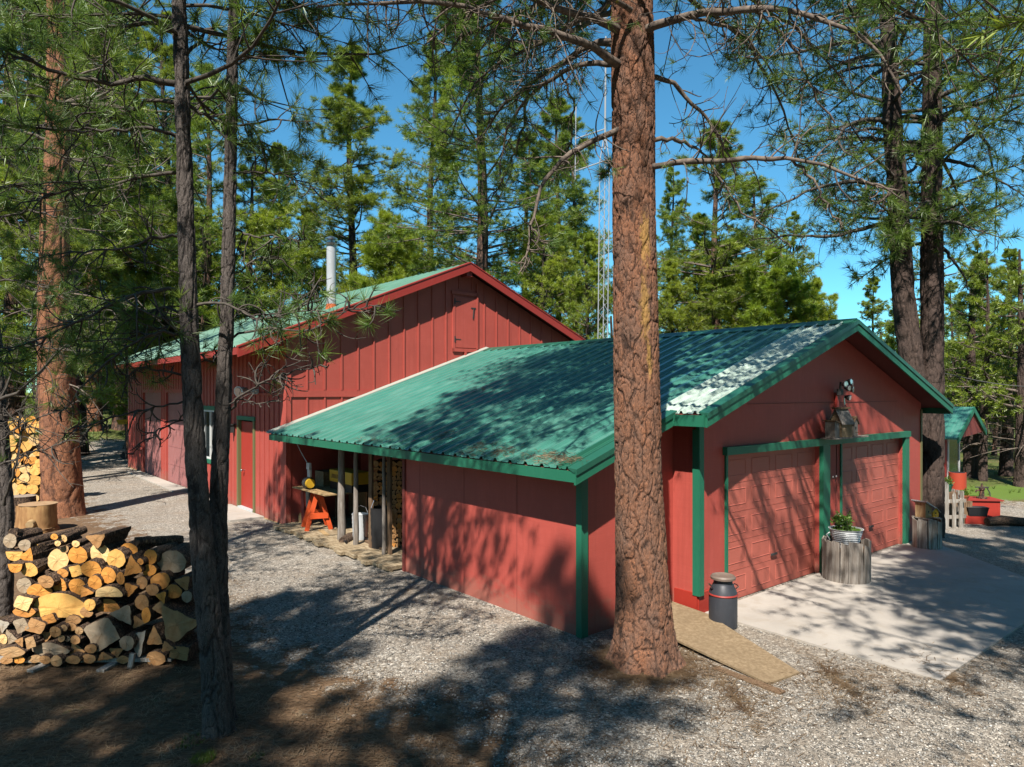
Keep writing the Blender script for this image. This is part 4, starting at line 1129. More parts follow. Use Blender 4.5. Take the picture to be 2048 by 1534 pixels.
crown_on(rg, w, fol, 7.6, 21.5, pa, 112, lambda t: 3.9 * (1.03 - t) ** .6, J=19, tuft=.21, tn=22, tw=.008, live=.85, r0=.06, tpt=3, Mm=9, droop=.5, lift=.5, curl=.5, guard=np.array(org))
crown_on(rg, w, fol, 7.5, 13.5, pa, 38, lambda t: 4.6, az=[2.6, 3.0, 3.5, 3.9], J=20, tuft=.2, tn=22, tw=.008, live=.85, r0=.05, tpt=3, Mm=9, droop=.35, lift=.4, curl=.5, guard=np.array(org))
crown_on(rg, w, fol, 7.5, 12.5, pa, 34, lambda t: 4.8, az=[-.5, -.1, .3], J=20, tuft=.2, tn=22, tw=.008, live=.8, r0=.05, tpt=3, Mm=9, droop=.35, lift=.4, curl=.5, guard=np.array(org))
w.build('branches', M['twig'], main)
build_foliage(fol, 'crown', M['needles_near'], main)

# --- dark pine with two stems near the wood pile
rg = np.random.default_rng(8)
org = ground_at(440, 1478); org.z = 0
twin = thing('twin_stem_pine', 'slender dark pine with two stems beside the front firewood pile', 'tree', org)
d0 = org.y + .12
def stem(prof, d, nm, dd=0):
    pth = []; rs = []
    for x, y, wpx in prof:
        p = at(x, y, d); pth.append((p.x, d + dd, p.z)); rs.append(wpx / 2 / FPX * d * .86)
    return pth, rs
pA, rA = stem([(440, 1520, 84), (438, 1450, 66), (428, 1350, 54), (414, 1200, 50), (402, 1080, 47), (390, 900, 43), (379, 700, 38), (375, 500, 34), (366, 250, 31), (360, 0, 28)], d0, 'a')
pA[0] = (pA[0][0], d0, -.15)
for z, r in ((7.5, .06), (10, .045), (13.2, .02)): pA.append((pA[-1][0] - .06, d0, z)); rs_ = rA.append(r)
trunk_mesh(pA, rA, 72, 620, 'trunk', M['bark_dark'], twin, (.045, .13), .011, 31, .35, 5, origin=org)
dB = d0 + .22
pB, rB = stem([(446, 1440, 52), (446, 1330, 46), (440, 1230, 40), (432, 1130, 38), (433, 1040, 36), (441, 900, 34), (450, 760, 31), (456, 600, 28), (459, 450, 26), (464, 200, 23), (466, 0, 21)], dB, 'b')
pB[0] = (pB[0][0], dB, .0)
for z, r in ((7.5, .05), (10, .035), (13.2, .015)): pB.append((pB[-1][0] + .05, dB, z)); rB.append(r)
trunk_mesh(pB, rB, 60, 560, 'trunk', M['bark_dark'], twin, (.045, .13), .010, 37, .25, 5, origin=org)
fol = []
TB = [
    ([(356, 168, 6.2), (290, 152, 6.1), (205, 172, 6.0), (137, 152, 5.9), (68, 132, 5.8), (0, 100, 5.7), (-90, 60, 5.6)], .03, 26, .5),
    ([(357, 205, 6.2), (320, 198, 6.3), (270, 215, 6.3), (210, 250, 6.4), (120, 258, 6.4), (0, 250, 6.4)], .02, 26, .4),
    ([(358, 275, 6.2), (330, 262, 6.1), (280, 255, 6.0), (200, 262, 5.8), (90, 258, 5.7), (0, 250, 5.6)], .018, 22, .45),
    ([(360, 345, 6.3), (300, 345, 6.3), (230, 370, 6.3), (150, 380, 6.2), (60, 400, 6.1), (-30, 440, 6.1)], .017, 24, .3),
    ([(362, 475, 6.2), (320, 470, 6.1), (250, 500, 6.0), (160, 500, 5.9), (60, 520, 5.8)], .015, 22, .3),
    ([(366, 582, 6.2), (320, 575, 6.1), (270, 585, 6.0), (210, 620, 5.9), (140, 655, 5.8), (40, 690, 5.7), (-40, 720, 5.6)], .02, 34, .5),
    ([(366, 625, 6.2), (330, 615, 6.3), (280, 625, 6.4), (230, 660, 6.4), (190, 740, 6.4)], .014, 26, .45),
    ([(367, 668, 6.2), (340, 665, 6.1), (290, 672, 6.0), (240, 700, 5.9), (170, 760, 5.8), (120, 830, 5.8)], .017, 28, .3),
    ([(372, 752, 6.2), (320, 740, 6.1), (270, 735, 6.1), (240, 800, 6.0)], .012, 16, .05),
    ([(374, 800, 6.2), (330, 812, 6.1), (270, 820, 6.0), (200, 850, 5.9), (120, 870, 5.8)], .01, 18, .0),
    ([(376, 835, 6.2), (340, 850, 6.1), (290, 880, 6.0), (270, 905, 6.0)], .009, 14, .0),
    ([(372, 110, 6.3), (420, 45, 6.4), (480, 80, 6.5), (540, 60, 6.6), (560, 50, 6.7)], .016, 18, .6),
    ([(378, 210, 6.2), (430, 245, 6.3), (500, 250, 6.4), (560, 235, 6.5), (640, 250, 6.6)], .016, 22, .6),
    ([(470, 130, 6.5), (520, 100, 6.6), (560, 120, 6.7), (600, 100, 6.8)], .012, 16, .8),
    ([(466, 290, 6.5), (520, 285, 6.6), (580, 300, 6.7), (640, 330, 6.8)], .012, 18, .6),
    ([(462, 350, 6.5), (520, 345, 6.4), (590, 350, 6.3), (650, 390, 6.3)], .012, 16, .5),
    ([(458, 462, 6.5), (510, 470, 6.4), (560, 475, 6.3), (620, 480, 6.2)], .012, 16, .3),
    ([(456, 560, 6.5), (500, 520, 6.5), (560, 510, 6.6), (610, 560, 6.7), (640, 600, 6.7)], .012, 18, .35),
    ([(385, 610, 6.2), (430, 600, 6.0), (520, 640, 5.9), (600, 620, 5.8), (690, 625, 5.7)], .014, 24, .3),
    ([(448, 690, 6.5), (420, 730, 6.3), (390, 700, 6.2), (380, 660, 6.2)], .014, 12, .1),
    ([(446, 830, 6.4), (470, 800, 6.3), (520, 765, 6.2), (570, 748, 6.1), (640, 730, 6.0)], .014, 22, .0),
    ([(372, 640, 6.2), (330, 650, 6.3), (270, 670, 6.5), (210, 700, 6.7), (160, 690, 6.9)], .014, 30, .7),
    ([(452, 600, 6.5), (490, 620, 6.7), (540, 640, 6.9), (600, 640, 7.1)], .012, 24, .6),
    ([(470, 800, 6.3), (520, 805, 6.3), (570, 800, 6.3)], .006, 8, .0),
    ([(460, 680, 6.5), (520, 655, 6.5), (600, 665, 6.4), (700, 620, 6.3), (760, 610, 6.2)], .012, 22, .25),
    ([(357, 60, 6.2), (300, 40, 6.2), (220, 60, 6.1), (120, 30, 6.0), (20, 20, 5.9)], .02, 24, .7),
    ([(470, 60, 6.5), (520, 20, 6.6), (600, 10, 6.8), (660, 30, 6.9)], .014, 20, .7),
]
for pts, r0, J, live in TB: big_limb(rg, twin, org, pts, r0, .004, J=J, live=live, fol=fol, Lr=(.16, .42), mat='twig_dark', tn=34, tuft=.19, droop=.7, curl=1.1)
w = Wood()
for pp, cnt in ((pA, 58), (pB, 52)):
    A_ = np.array(pp) - np.array(org)
    pa = lambda h, A_=A_: (float(np.interp(h, A_[:, 2], A_[:, 0])), float(np.interp(h, A_[:, 2], A_[:, 1])), h)
    crown_on(rg, w, fol, 5.7, 13, pa, cnt, lambda t: 2.3 * (1.05 - t) ** .55, J=11, tuft=.19, tn=32, tw=.006, live=.95, r0=.025, tpt=2, droop=.4, lift=.5, curl=.6, guard=np.array(org))
w.build('branches', M['twig_dark'], twin)
build_foliage(fol, 'crown', M['needles_near'], twin)

# --- pine at the picture edge
rg = np.random.default_rng(18)
org = ground_at(2, 1235); org.z = 0
ed = thing('pine_tree', 'slim grey barked pine at the picture edge behind the front firewood pile', 'tree', org)
pE, rE = stem([(2, 1260, 42), (8, 1150, 36), (14, 1060, 33), (8, 950, 32), (-2, 830, 30), (-20, 600, 28), (-35, 300, 26), (-50, 0, 24)], org.y + .1, 'e')
pE[0] = (pE[0][0], org.y + .1, -.2)
trunk_mesh(pE, rE, 56, 380, 'trunk', M['bark_dark'], ed, (.06, .16), .012, 41, .3, 5, origin=org)
fol = []
for pts, r0, J, live in (
    ([(8, 1010, 9.1), (30, 930, 8.9), (45, 880, 8.8), (30, 830, 8.7), (55, 800, 8.6)], .022, 16, .1),
    ([(2, 880, 9.1), (40, 850, 8.9), (90, 830, 8.7), (150, 810, 8.5), (200, 780, 8.4)], .012, 20, .06),
    ([(0, 930, 9.1), (60, 905, 8.9), (120, 890, 8.7), (180, 840, 8.5), (215, 800, 8.4)], .012, 18, .05),
    ([(-5, 800, 9.1), (60, 770, 8.9), (120, 690, 8.8), (200, 660, 8.7), (280, 590, 8.5)], .022, 26, .25),
    ([(-10, 700, 9.1), (60, 690, 9.1), (130, 700, 9.0), (200, 700, 8.9)], .014, 22, .4),
    ([(-20, 560, 9.1), (50, 560, 9.1), (120, 590, 9.0), (180, 640, 8.9)], .014, 22, .5),
    ([(-25, 440, 9.1), (60, 420, 9.0), (140, 440, 8.9), (230, 420, 8.8)], .018, 26, .55),
    ([(-30, 300, 9.1), (60, 290, 9.0), (150, 320, 8.9), (240, 300, 8.8)], .018, 26, .6),
    ([(-40, 180, 9.1), (60, 190, 9.2), (160, 210, 9.3), (260, 180, 9.4)], .018, 26, .6),
    ([(-45, 60, 9.1), (60, 70, 9.2), (170, 100, 9.3), (260, 60, 9.4)], .018, 26, .6),
    ([(-60, 900, 9.1), (10, 780, 9.2), (60, 640, 9.3), (90, 500, 9.4)], .018, 20, .4)):
    big_limb(rg, ed, org, pts, r0, .004, J=J, live=live, fol=fol, Lr=(.14, .4), mat='twig_dark', tn=30, tuft=.19, droop=.6, curl=1.0)
w = Wood(); crown_on(rg, w, fol, 5.2, 9, lambda h: (-.3, 0.1, h), 44, lambda t: 2.2 * (1.05 - t) ** .5, J=10, tuft=.2, tn=20, tw=.008, live=.9, r0=.03, tpt=2, guard=np.array(org))
w.build('branches', M['twig_dark'], ed)
build_foliage(fol, 'crown', M['needles_near'], ed)

# --- forked pine behind the garage corner
rg = np.random.default_rng(28)
dR = 15.2; org = at(1850, 1084, dR); org.z = -.25
fk = thing('forked_pine', 'huge dark pine forking into two trunks at the garage corner', 'tree', org)
pA, rA = stem([(1856, 1150, 76), (1860, 1084, 62), (1862, 1020, 52), (1863, 900, 48), (1864, 740, 47), (1864, 600, 45), (1863, 400, 42), (1864, 200, 38), (1866, 0, 35)], dR, 'r')
for z, r in ((13, .2), (18, .12), (24, .04)): pA.append((pA[-1][0] + .1, dR, z)); rA.append(r)
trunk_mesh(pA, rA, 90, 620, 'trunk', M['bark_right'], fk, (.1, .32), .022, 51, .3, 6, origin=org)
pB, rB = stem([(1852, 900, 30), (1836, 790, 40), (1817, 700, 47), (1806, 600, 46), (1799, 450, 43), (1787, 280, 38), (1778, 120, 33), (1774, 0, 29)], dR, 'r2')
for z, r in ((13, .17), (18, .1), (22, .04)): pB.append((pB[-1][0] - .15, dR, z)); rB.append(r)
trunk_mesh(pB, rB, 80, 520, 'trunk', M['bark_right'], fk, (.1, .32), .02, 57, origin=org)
fol = []
w = Wood()
for pp, cnt, z0, az in ((pA, 96, 6.3, None), (pB, 82, 6.6, None)):
    A_ = np.array(pp) - np.array(org)
    pa = lambda h, A_=A_: (float(np.interp(h, A_[:, 2], A_[:, 0])), float(np.interp(h, A_[:, 2], A_[:, 1])), h)
    crown_on(rg, w, fol, z0, 21, pa, cnt, lambda t: 3.7 * (1.04 - t) ** .5 * min(1, .55 + 2 * t), J=18, tuft=.22, tn=24, tw=.010, live=.8, r0=.06, tpt=3, Mm=9, droop=.6, lift=.6, curl=.5, dead=.12)
w.build('branches', M['twig_dark'], fk)
for pts, r0, J, live in (
    ([(1800, 440, 15.2), (1740, 455, 15.1), (1660, 475, 15), (1580, 470, 14.9), (1500, 480, 14.8)], .06, 30, .7),
    ([(1800, 380, 15.2), (1700, 360, 14.9), (1620, 380, 14.6), (1540, 420, 14.3), (1480, 440, 14.2)], .06, 34, .8),
    ([(1880, 490, 15.2), (1905, 520, 15.0), (1930, 555, 14.9), (1940, 590, 14.8)], .04, 10, .05),
    ([(1885, 190, 15.2), (1940, 230, 15.0), (1980, 300, 14.9), (1995, 380, 14.8), (1990, 500, 14.8)], .04, 22, .4),
    ([(1885, 320, 15.2), (1940, 330, 14.8), (2000, 360, 14.5), (2060, 400, 14.3)], .045, 30, .75),
    ([(1885, 95, 15.2), (1940, 60, 15.0), (2000, 30, 14.9), (2070, 10, 14.8)], .05, 28, .7),
    ([(1885, 240, 15.2), (1940, 235, 15.6), (2010, 240, 15.8), (2080, 250, 16)], .05, 30, .8)):
    big_limb(rg, fk, org, pts, r0, .008, J=J, live=live, fol=fol, Lr=(.16, .4), mat='twig_dark', tn=26, tuft=.22, droop=.7, curl=1.1)
build_foliage(fol, 'crown', M['needles_near'], fk)

# --- pines behind the photographer: their shade falls on the yard, the roof and the drive
def shade_pine(X, Y, H, cb, wid, seed, label, cnt=60, J=11):
    rg = np.random.default_rng(seed); root = thing('pine_tree', label, 'tree', (X, Y, 0))
    pa = straight(H, 0, seed); zs = np.linspace(-.2, H, 14)
    w = Wood(); w.tubes(np.array([[pa(z) for z in zs]]), (.22 * (1.05 - zs / H) ** .8 + .01)[None], 12); w.build('trunk', M['bark_far'], root)
    w = Wood(); fol = []
    crown_on(rg, w, fol, cb, H * .98, pa, cnt, lambda t: wid * (1.03 - t) ** .6, J=J, tuft=.24, tn=15, tw=.016, live=.9, r0=.05, tpt=3, guard=np.array([X, Y, 0.]))
    w.build('branches', M['twig'], root); build_foliage(fol, 'crown', M['needles'], root)
shade_pine(-6.3, -1.3, 15, 5.6, 2.9, 61, 'pine standing behind the photographer, shading the wood pile yard', 72, 12)
shade_pine(-2.7, -3.1, 16, 7.0, 2.7, 62, 'tall pine farther behind the photographer', 76, 12)
shade_pine(-6.6, -5.5, 19, 9.0, 3.0, 67, 'tallest pine farther behind the photographer', 90, 14)
shade_pine(5.3, 1.5, 15, 6.0, 3.4, 63, 'pine out of the picture beside the photographer, shading the drive', 115, 15)
shade_pine(8.6, 4.6, 16, 6.0, 2.8, 64, 'pine out of the picture past the drive corner', 80, 13)
shade_pine(6.6, 4.6, 14, 6.0, 2.3, 65, 'pine out of the picture whose shade falls on the garage doors', 84, 14)
# the wood goes on behind and beside the photographer
rg = np.random.default_rng(66)
for k in range(64):
    kind = ['tall', 'bushy', 'spire', 'tall2'][k % 4]
    if k < 40: X_, Y_ = -44 + 88 * ((k * .618) % 1), -19 - 16 * ((k * .377) % 1)
    else:
        sx = 1 if k % 2 else -1; X_, Y_ = sx * (21 + 14 * ((k * .618) % 1)), -14 + 28 * ((k * .377) % 1)
    t_ = copy_tree(used[kind]); H = rg.uniform(13, 17); q = H / HB[kind]
    t_.location = (X_, Y_, float(gz(X_, Y_))); t_.scale = (q * 1.25, q * 1.25, q); t_.rotation_euler = (0, 0, k * 1.7)
    tag(t_, 'pine of the wood that goes on behind the photographer', 'tree', 'pines behind the photographer')

# ------------------------------------------------------------------ firewood
ORD = ['first', 'second', 'third', 'fourth', 'fifth', 'sixth', 'seventh', 'eighth', 'ninth', 'tenth', 'eleventh', 'twelfth', 'thirteenth', 'fourteenth', 'fifteenth']
def log_outline(kind, rx, rz, rr, n=26):
    pts = []
    for i in range(n):
        a = 2 * math.pi * i / n; c, s = math.cos(a), math.sin(a)
        if kind == 'r': k = 1 + .05 * math.sin(2 * a + rr[0]) + .035 * math.sin(3 * a + rr[1]) + .02 * math.sin(7 * a + rr[2])
        elif kind == 'w':      # split wedge, three corners
            m = 3; f = ((a + rr[0]) % (2 * math.pi / m)) - math.pi / m; k = min(1.25, .62 / max(.3, math.cos(f))) * (1 + .05 * math.sin(5 * a + rr[1]))
        elif kind == 'q':      # blocky
            m = 4; f = ((a + rr[0] * .3 + .78) % (2 * math.pi / m)) - math.pi / m; k = .8 / math.cos(f) * (1 + .05 * math.sin(3 * a + rr[1]))
        elif kind == 'h':      # half round lying on its flat side
            k = 1.0; c2, s2 = c, max(s, -.25); pts.append((rx * c * (1 + .05 * math.sin(5 * a + rr[1])), rz * (s2 * 1.25 - .25))); continue
        elif kind == 'H':      # half round, flat side up
            s2 = min(s, .2); pts.append((rx * c * (1 + .04 * math.sin(5 * a)), rz * (s2 * 1.3 + .3))); continue
        else:                  # lens: thin split slab
            pts.append((rx * c, rz * s * (abs(s) ** .4) * (1 + .1 * math.sin(4 * a + rr[0])))); continue
        k *= 1 + .025 * math.sin(11 * a + rr[2])
        pts.append((rx * c * k, rz * s * k))
    return pts
TONE = {'p': (.86, .62, .33), 'y': (.82, .50, .17), 'o': (.74, .35, .09), 'd': (.6, .29, .09), 'b': (.44, .26, .13), 'g': (.38, .32, .26), 't': (.46, .31, .18), 's': (.44, .42, .40)}
TNAME = {'p': 'pale cream', 'y': 'yellow', 'o': 'orange', 'd': 'dark amber', 'b': 'brown', 'g': 'weathered grey', 't': 'tan', 's': 'silvery'}
KNAME = {'r': 'round', 'w': 'wedge split', 'q': 'blocky split', 'h': 'half round', 'H': 'half round', 'l': 'thin split'}
def make_log(name, c, rx, rz, kind, tone, L, yaw, roll, seed, label, group, tilt=0.0):
    rnd = random.Random(seed); rr = [rnd.uniform(0, 6.28) for _ in range(3)]
    ol = log_outline(kind, rx, rz, rr); n = len(ol)
    mb = MB(); K = 6
    mid = (0, 0)
    # end face (slot 0) slightly rough, bark round it (slot 1)
    for e, yy in ((0, 0.0), (1, L)):
        o = len(mb.v)
        for f in (.0, .5, 1.0):
            for (x, z) in ol: mb.v.append((x * f, yy + (rnd.uniform(-.003, .003) if f < 1 else 0), z * f))
            if f == 0: pass
        for q in range(2):
            for i in range(n):
                j = (i + 1) % n; a = o + q * n + i; b = o + q * n + j; c_ = o + (q + 1) * n + j; d = o + (q + 1) * n + i
                if q == 0: f_ = (a, c_, d) if e == 0 else (a, d, c_)
                else: f_ = (a, b, c_, d) if e == 0 else (a, d, c_, b)
                mb.f.append(f_[::-1] if False else f_); mb.m.append(0)
    o = len(mb.v)
    for k in range(K):
        t = k / (K - 1); g = 1 + (.012 if 0 < k < K - 1 else 0)
        for (x, z) in ol:
            g2 = g + (rnd.uniform(-.035, .045) if 0 < k < K - 1 else .0)
            mb.v.append((x * g2, L * t, z * g2))
    for k in range(K - 1):
        for i in range(n):
            j = (i + 1) % n; mb.f.append((o + k * n + i, o + (k + 1) * n + i, o + (k + 1) * n + j, o + k * n + j)); mb.m.append(1)
    ob = mb.build(name, [M['log_end'], M['bark_log']])
    ob.location = c; ob.rotation_euler = (tilt, roll, yaw)
    cc = TONE[tone]; j = rnd.uniform(.88, 1.1)
    ob.color = (cc[0] * j * 1.2, cc[1] * j * 1.15, cc[2] * j, 1)
    return tag(ob, label, 'firewood log', group)

# front pile, every log read off the photograph (x, y, rx, ry in the 4.793x enlargement whose corner is 0,1040)
PILE = """95 200 65 60 r g|235 240 52 50 r g|520 160 33 28 r o|605 178 35 32 r p|552 224 28 26 r p|725 228 33 30 r p|627 278 32 30 r t|335 265 45 33 r y|920 190 100 70 w b
135 335 75 52 H y|265 350 78 72 w o|555 385 88 100 r p|745 335 85 80 r o|958 320 92 88 r p|1112 372 88 85 r y|1232 285 85 60 h o|1443 350 68 62 r o|1645 402 125 105 r g
145 452 62 50 H o|280 478 72 60 r y|725 488 60 58 q y|875 472 85 75 r o|1270 455 85 92 w d|1345 400 28 28 r d|1430 482 58 54 r o|1037 530 75 75 r o|1155 560 35 55 r d|440 590 80 55 r b|600 510 50 40 r d
228 625 75 65 r g|565 628 78 66 r o|740 638 78 75 r o|908 600 62 60 r o|375 692 102 76 r o|1360 600 58 52 r b|1537 585 80 75 r d|1760 600 78 72 w b|1245 662 65 68 w d|820 690 70 50 w d
1040 700 122 58 h p|1460 670 60 48 r b|1550 735 50 55 w o|1665 685 68 62 r d|1790 735 52 52 r g|220 795 88 70 q p|860 812 58 52 r y|1030 835 112 72 h d|1360 790 65 65 r b
555 850 262 138 h y|1180 905 112 88 w g|1400 912 42 72 l o|1560 842 90 58 q t|1690 1005 180 185 w t|975 1092 150 148 q g|230 880 105 48 l d|470 950 70 45 q d|830 880 60 45 r b|700 960 70 40 r b
340 1020 100 70 q b|530 1072 55 50 r b|610 1036 30 30 r t|685 1026 40 38 r b|757 1062 38 35 r t|588 1136 32 30 r t|645 1140 26 25 r g|440 1112 58 60 w b|1215 1180 72 66 r g|1320 1172 80 130 w s|1320 980 70 60 w b|200 1010 85 70 q g|1480 1130 85 90 w b
30 1142 38 46 r p|95 1132 72 70 w g|190 1168 50 45 w b|110 1268 120 48 l t|480 1248 190 62 l g|725 1242 82 60 w b|290 1175 55 60 q t|720 1150 50 40 r b|870 1235 55 40 r b|1110 1270 60 60 w b|30 1010 60 60 w s
180 1338 52 34 r o|540 1352 58 50 r t|340 1332 72 34 l t|1000 1312 72 42 w b|850 1330 62 42 r b|700 1340 62 40 r b|430 1340 50 38 r b|1180 1340 60 34 l b|60 1345 55 34 r b|1720 1275 100 70 q b|1490 1330 95 66 r b|1600 1220 70 50 w b"""
rows = PILE.split('\n'); cnt = {}
DP = 7.75
for ri, row in enumerate(rows):
    items = [r.split() for r in row.split('|')]
    items.sort(key=lambda r: float(r[0]))
    for ci, it in enumerate(items):
        x, y, rx, ry = map(float, it[:4]); kd, tn = it[4:]
        px, py = x / 4.793, 1040 + y / 4.793
        rnd = random.Random(ri * 50 + ci)
        d = DP + rnd.uniform(-.07, .05) + (.10 if ri < 2 else 0) - .02 * ri
        p = at(px, py, d); k = 1.10 / 4.793 / FPX * d
        big = 'large ' if rx * ry > 9000 else ('small ' if rx * ry < 1600 else '')
        lab = '%s%s %s log end, %s along the %s row of the front pile' % (big, TNAME[tn], KNAME[kd], ORD[ci], ORD[ri])
        make_log('firewood_log', p, rx * k, ry * k, kd, tn, .36 + rnd.uniform(-.03, .06), rnd.uniform(-.12, .18) - .1, 0, ri * 77 + ci, lab, 'logs of the front firewood pile', rnd.uniform(-.04, .06))
# splinters and bark lying across the top and the face
for k, (x, y, x2, y2, w_, lab) in enumerate(((400, 470, 480, 520, .05, 'shaggy bark splinter caught between logs of the front pile'), (1300, 210, 1750, 190, .12, 'dark bark slab lying along the pile top beside the twin stems'), (120, 130, 300, 120, .12, 'charred knotty log on the pile corner'))):
    a = at(x / 4.793, 1040 + y / 4.793, 7.9); b = at(x2 / 4.793, 1040 + y2 / 4.793, 8.25 if k else 7.8)
    A = np.linspace(0, 1, 7); rnd = random.Random(k)
    mb = MB(); mb.tube([a.lerp(b, t) + Vector((0, 0, rnd.uniform(-.01, .01))) - a for t in A], [w_ / 2 * rnd.uniform(.8, 1.1) for t in A], 9)
    o = mb.build('firewood_log', M['bark_log'], None, True); o.location = a; tag(o, lab, 'firewood log', 'logs of the front firewood pile')
# pallet boards under the pile
def board(name, label, cat, p, q, w_, h, mat, group=None, off=(0, 0, 0)):
    p = Vector(p); q = Vector(q); mb = MB(); mb.bar((0, 0, 0), q - p, w_, h); o = mb.build(name, mat); o.location = p + Vector(off); return tag(o, label, cat, group)
board('support_board', 'long bleached board running under the front firewood pile', 'board', (-6.2, 7.66, .05), (-3.75, 7.68, .06), .09, .04, M['picket'], 'boards under the pile')
board('support_board', 'short cross board poking out under the pile near the picture edge', 'board', (-5.15, 7.42, .02), (-5.05, 7.85, .02), .09, .03, M['picket'], 'boards under the pile')
board('support_board', 'short cross board poking out under the middle of the pile', 'board', (-4.4, 7.42, .02), (-4.36, 7.85, .02), .09, .03, M['picket'], 'boards under the pile')
board('support_board', 'short broken post end under the silvery splinter', 'board', (-4.15, 7.55, .0), (-4.13, 7.56, .16), .05, .04, M['picket'], 'boards under the pile')

# far stack behind the big orange trunk
FAR = """38 843 10 9|62 842 9 9|20 850 9 8
18 858 8 8|36 856 7 9|60 858 12 12|78 852 9 9|26 868 4 4
22 886 10 16|48 884 15 19|33 872 5 5|68 880 9 10
17 906 4 6|36 902 4 4|45 907 6 7|64 911 6 4|24 910 8 8|74 905 7 7
40 918 5 5|53 921 8 8|66 922 8 8|20 930 6 8|34 927 7 8|77 926 6 8
50 938 9 8|70 940 10 10|30 945 9 9|84 940 6 7
49 956 9 9|68 961 13 10|35 963 8 8|22 958 6 7|86 960 6 8
27 980 10 13|44 978 9 10|64 978 10 9|82 980 9 9
48 996 10 9|30 1000 8 6|66 998 10 8|84 1000 9 7|14 1000 7 8|14 975 6 8"""
for ri, row in enumerate(FAR.split('\n')):
    items = sorted([list(map(float, r.split())) for r in row.split('|')])
    for ci, (x, y, rx, ry) in enumerate(items):
        rnd = random.Random(900 + ri * 20 + ci); d = 18.5 + rnd.uniform(-.1, .1); k = 1.08 / FPX * d
        tn = rnd.choice('pyyypoo')
        lab = '%s %s log end, %s along the %s row of the far wood stack' % ({'p': 'cream', 'y': 'yellow', 'o': 'orange'}[tn], 'big' if rx * ry > 110 else ('thin' if rx * ry < 40 else 'medium'), ORD[ci], ORD[ri])
        make_log('firewood_log', at(x, y, d), rx * k, ry * k, rnd.choice('rrrrw'), tn, .5, rnd.uniform(.1, .4), 0, 700 + ri * 30 + ci, lab, 'logs of the far wood stack')
board('support_board', 'flat board carrying the far wood stack', 'board', (-14.4, 18.7, .06), (-11.9, 18.75, .06), .4, .1, M['brown_wood'], 'boards under the far stack')

def round_block(name, label, c, r, h, tone, seed, ring=True):
    root = thing(name, label, name.replace('_', ' '), c)
    rnd = random.Random(seed); n = 40
    ol = [(1 + .03 * math.sin(3 * a + seed) + .02 * math.sin(7 * a)) for a in [2 * math.pi * i / n for i in range(n)]]
    mb = MB(); o = 0; K = 10
    for k in range(K):
        for i in range(n):
            a = 2 * math.pi * i / n; rr_ = r * ol[i] * (1.03 - .05 * k / K) + (rnd.uniform(-.006, .008) if k < K - 1 else 0)
            mb.v.append((rr_ * math.cos(a), rr_ * math.sin(a), h * k / (K - 1)))
    for k in range(K - 1):
        for i in range(n):
            j = (i + 1) % n; mb.f.append((k * n + i, k * n + j, (k + 1) * n + j, (k + 1) * n + i)); mb.m.append(0)
    mb.build('side', M['block_side'] if ring else M['bark_log'], root, True)
    mb = MB(); mb.v = [(r * .985 * ol[i] * math.cos(2 * math.pi * i / n), 0, r * .985 * ol[i] * math.sin(2 * math.pi * i / n)) for i in range(n)]; mb.f = [tuple(range(n))]; mb.m = [0]
    f = mb.build('cut_face', M['log_end'], root); f.rotation_euler = (rad(90), 0, 0); f.location = (0, 0, h + .002); f.color = (*TONE[tone], 1)
    return root
M['block_side'] = wood('peeled_log_side', (.55, .33, .14), (.33, .17, .07), (3, 3, .6))
p = ground_at(75, 1062); blk = round_block('chopping_block', 'honey coloured chopping block with a cut knot on its side', (p.x, p.y, .09), .37, .50, 't', 3)
kn = MB(); kn.tube([(0.11, -.34, .14), (.15, -.47, .13)], [.085, .075], 14); kn.build('knot', M['pale_wood'], blk, True)
round_block('log_slab', 'flat wide log slab lying under the chopping block', (p.x + .0 - .12, p.y - .05, 0), .52, .09, 't', 5)
p2 = ground_at(28, 1050); round_block('log_round', 'upright grey barked log round beside the chopping block', (p2.x, p2.y + .25, 0), .28, .62, 'g', 8, False)

# ------------------------------------------------------------------ by the garage
M['lid'] = paint('worn_tin', (.2, .15, .12), .5, .3, (20, 20, 20), .6)
p = ground_at(1446, 1252); can = thing('milk_can', 'old dark grey milk can with a red band standing at the garage door', 'milk can', p)
mb = MB(); mb.lathe([(.165, 0), (.178, .012), (.178, .40), (.172, .42)], n=36); mb.build('body', M['can'] if 'can' in M else M['dark'], can, True)
M['can'] = paint('can_metal', (.045, .048, .058), .45, .2, (20, 20, 5), .5)
can.children[0].data.materials[0] = M['can']
mb = MB(); mb.lathe([(.181, .405), (.188, .415), (.181, .43)], n=36); mb.build('band', M['red_trim'], can, True)
mb = MB(); mb.lathe([(.176, .43), (.165, .47), (.128, .54), (.118, .56), (.118, .60)], n=36); mb.build('shoulder', M['can'], can, True)
mb = MB(); mb.lathe([(.12, .60), (.155, .61), (.158, .635), (.14, .655), (.13, .645), (.06, .635)], n=36); mb.build('lid', M['lid'], can, True)
for sx in (-1, 1):
    mb = MB(); mb.tube([(sx * .05 - .08 * (sx < 0) * 0 + -.03 * 0 + sx * .10, -.06, .50), (sx * .17, -.09, .53), (sx * .175, -.02, .535), (sx * .165, .05, .53), (sx * .13, .05, .50)], .009, 8); mb.build('handle', M['steel'], can, True)
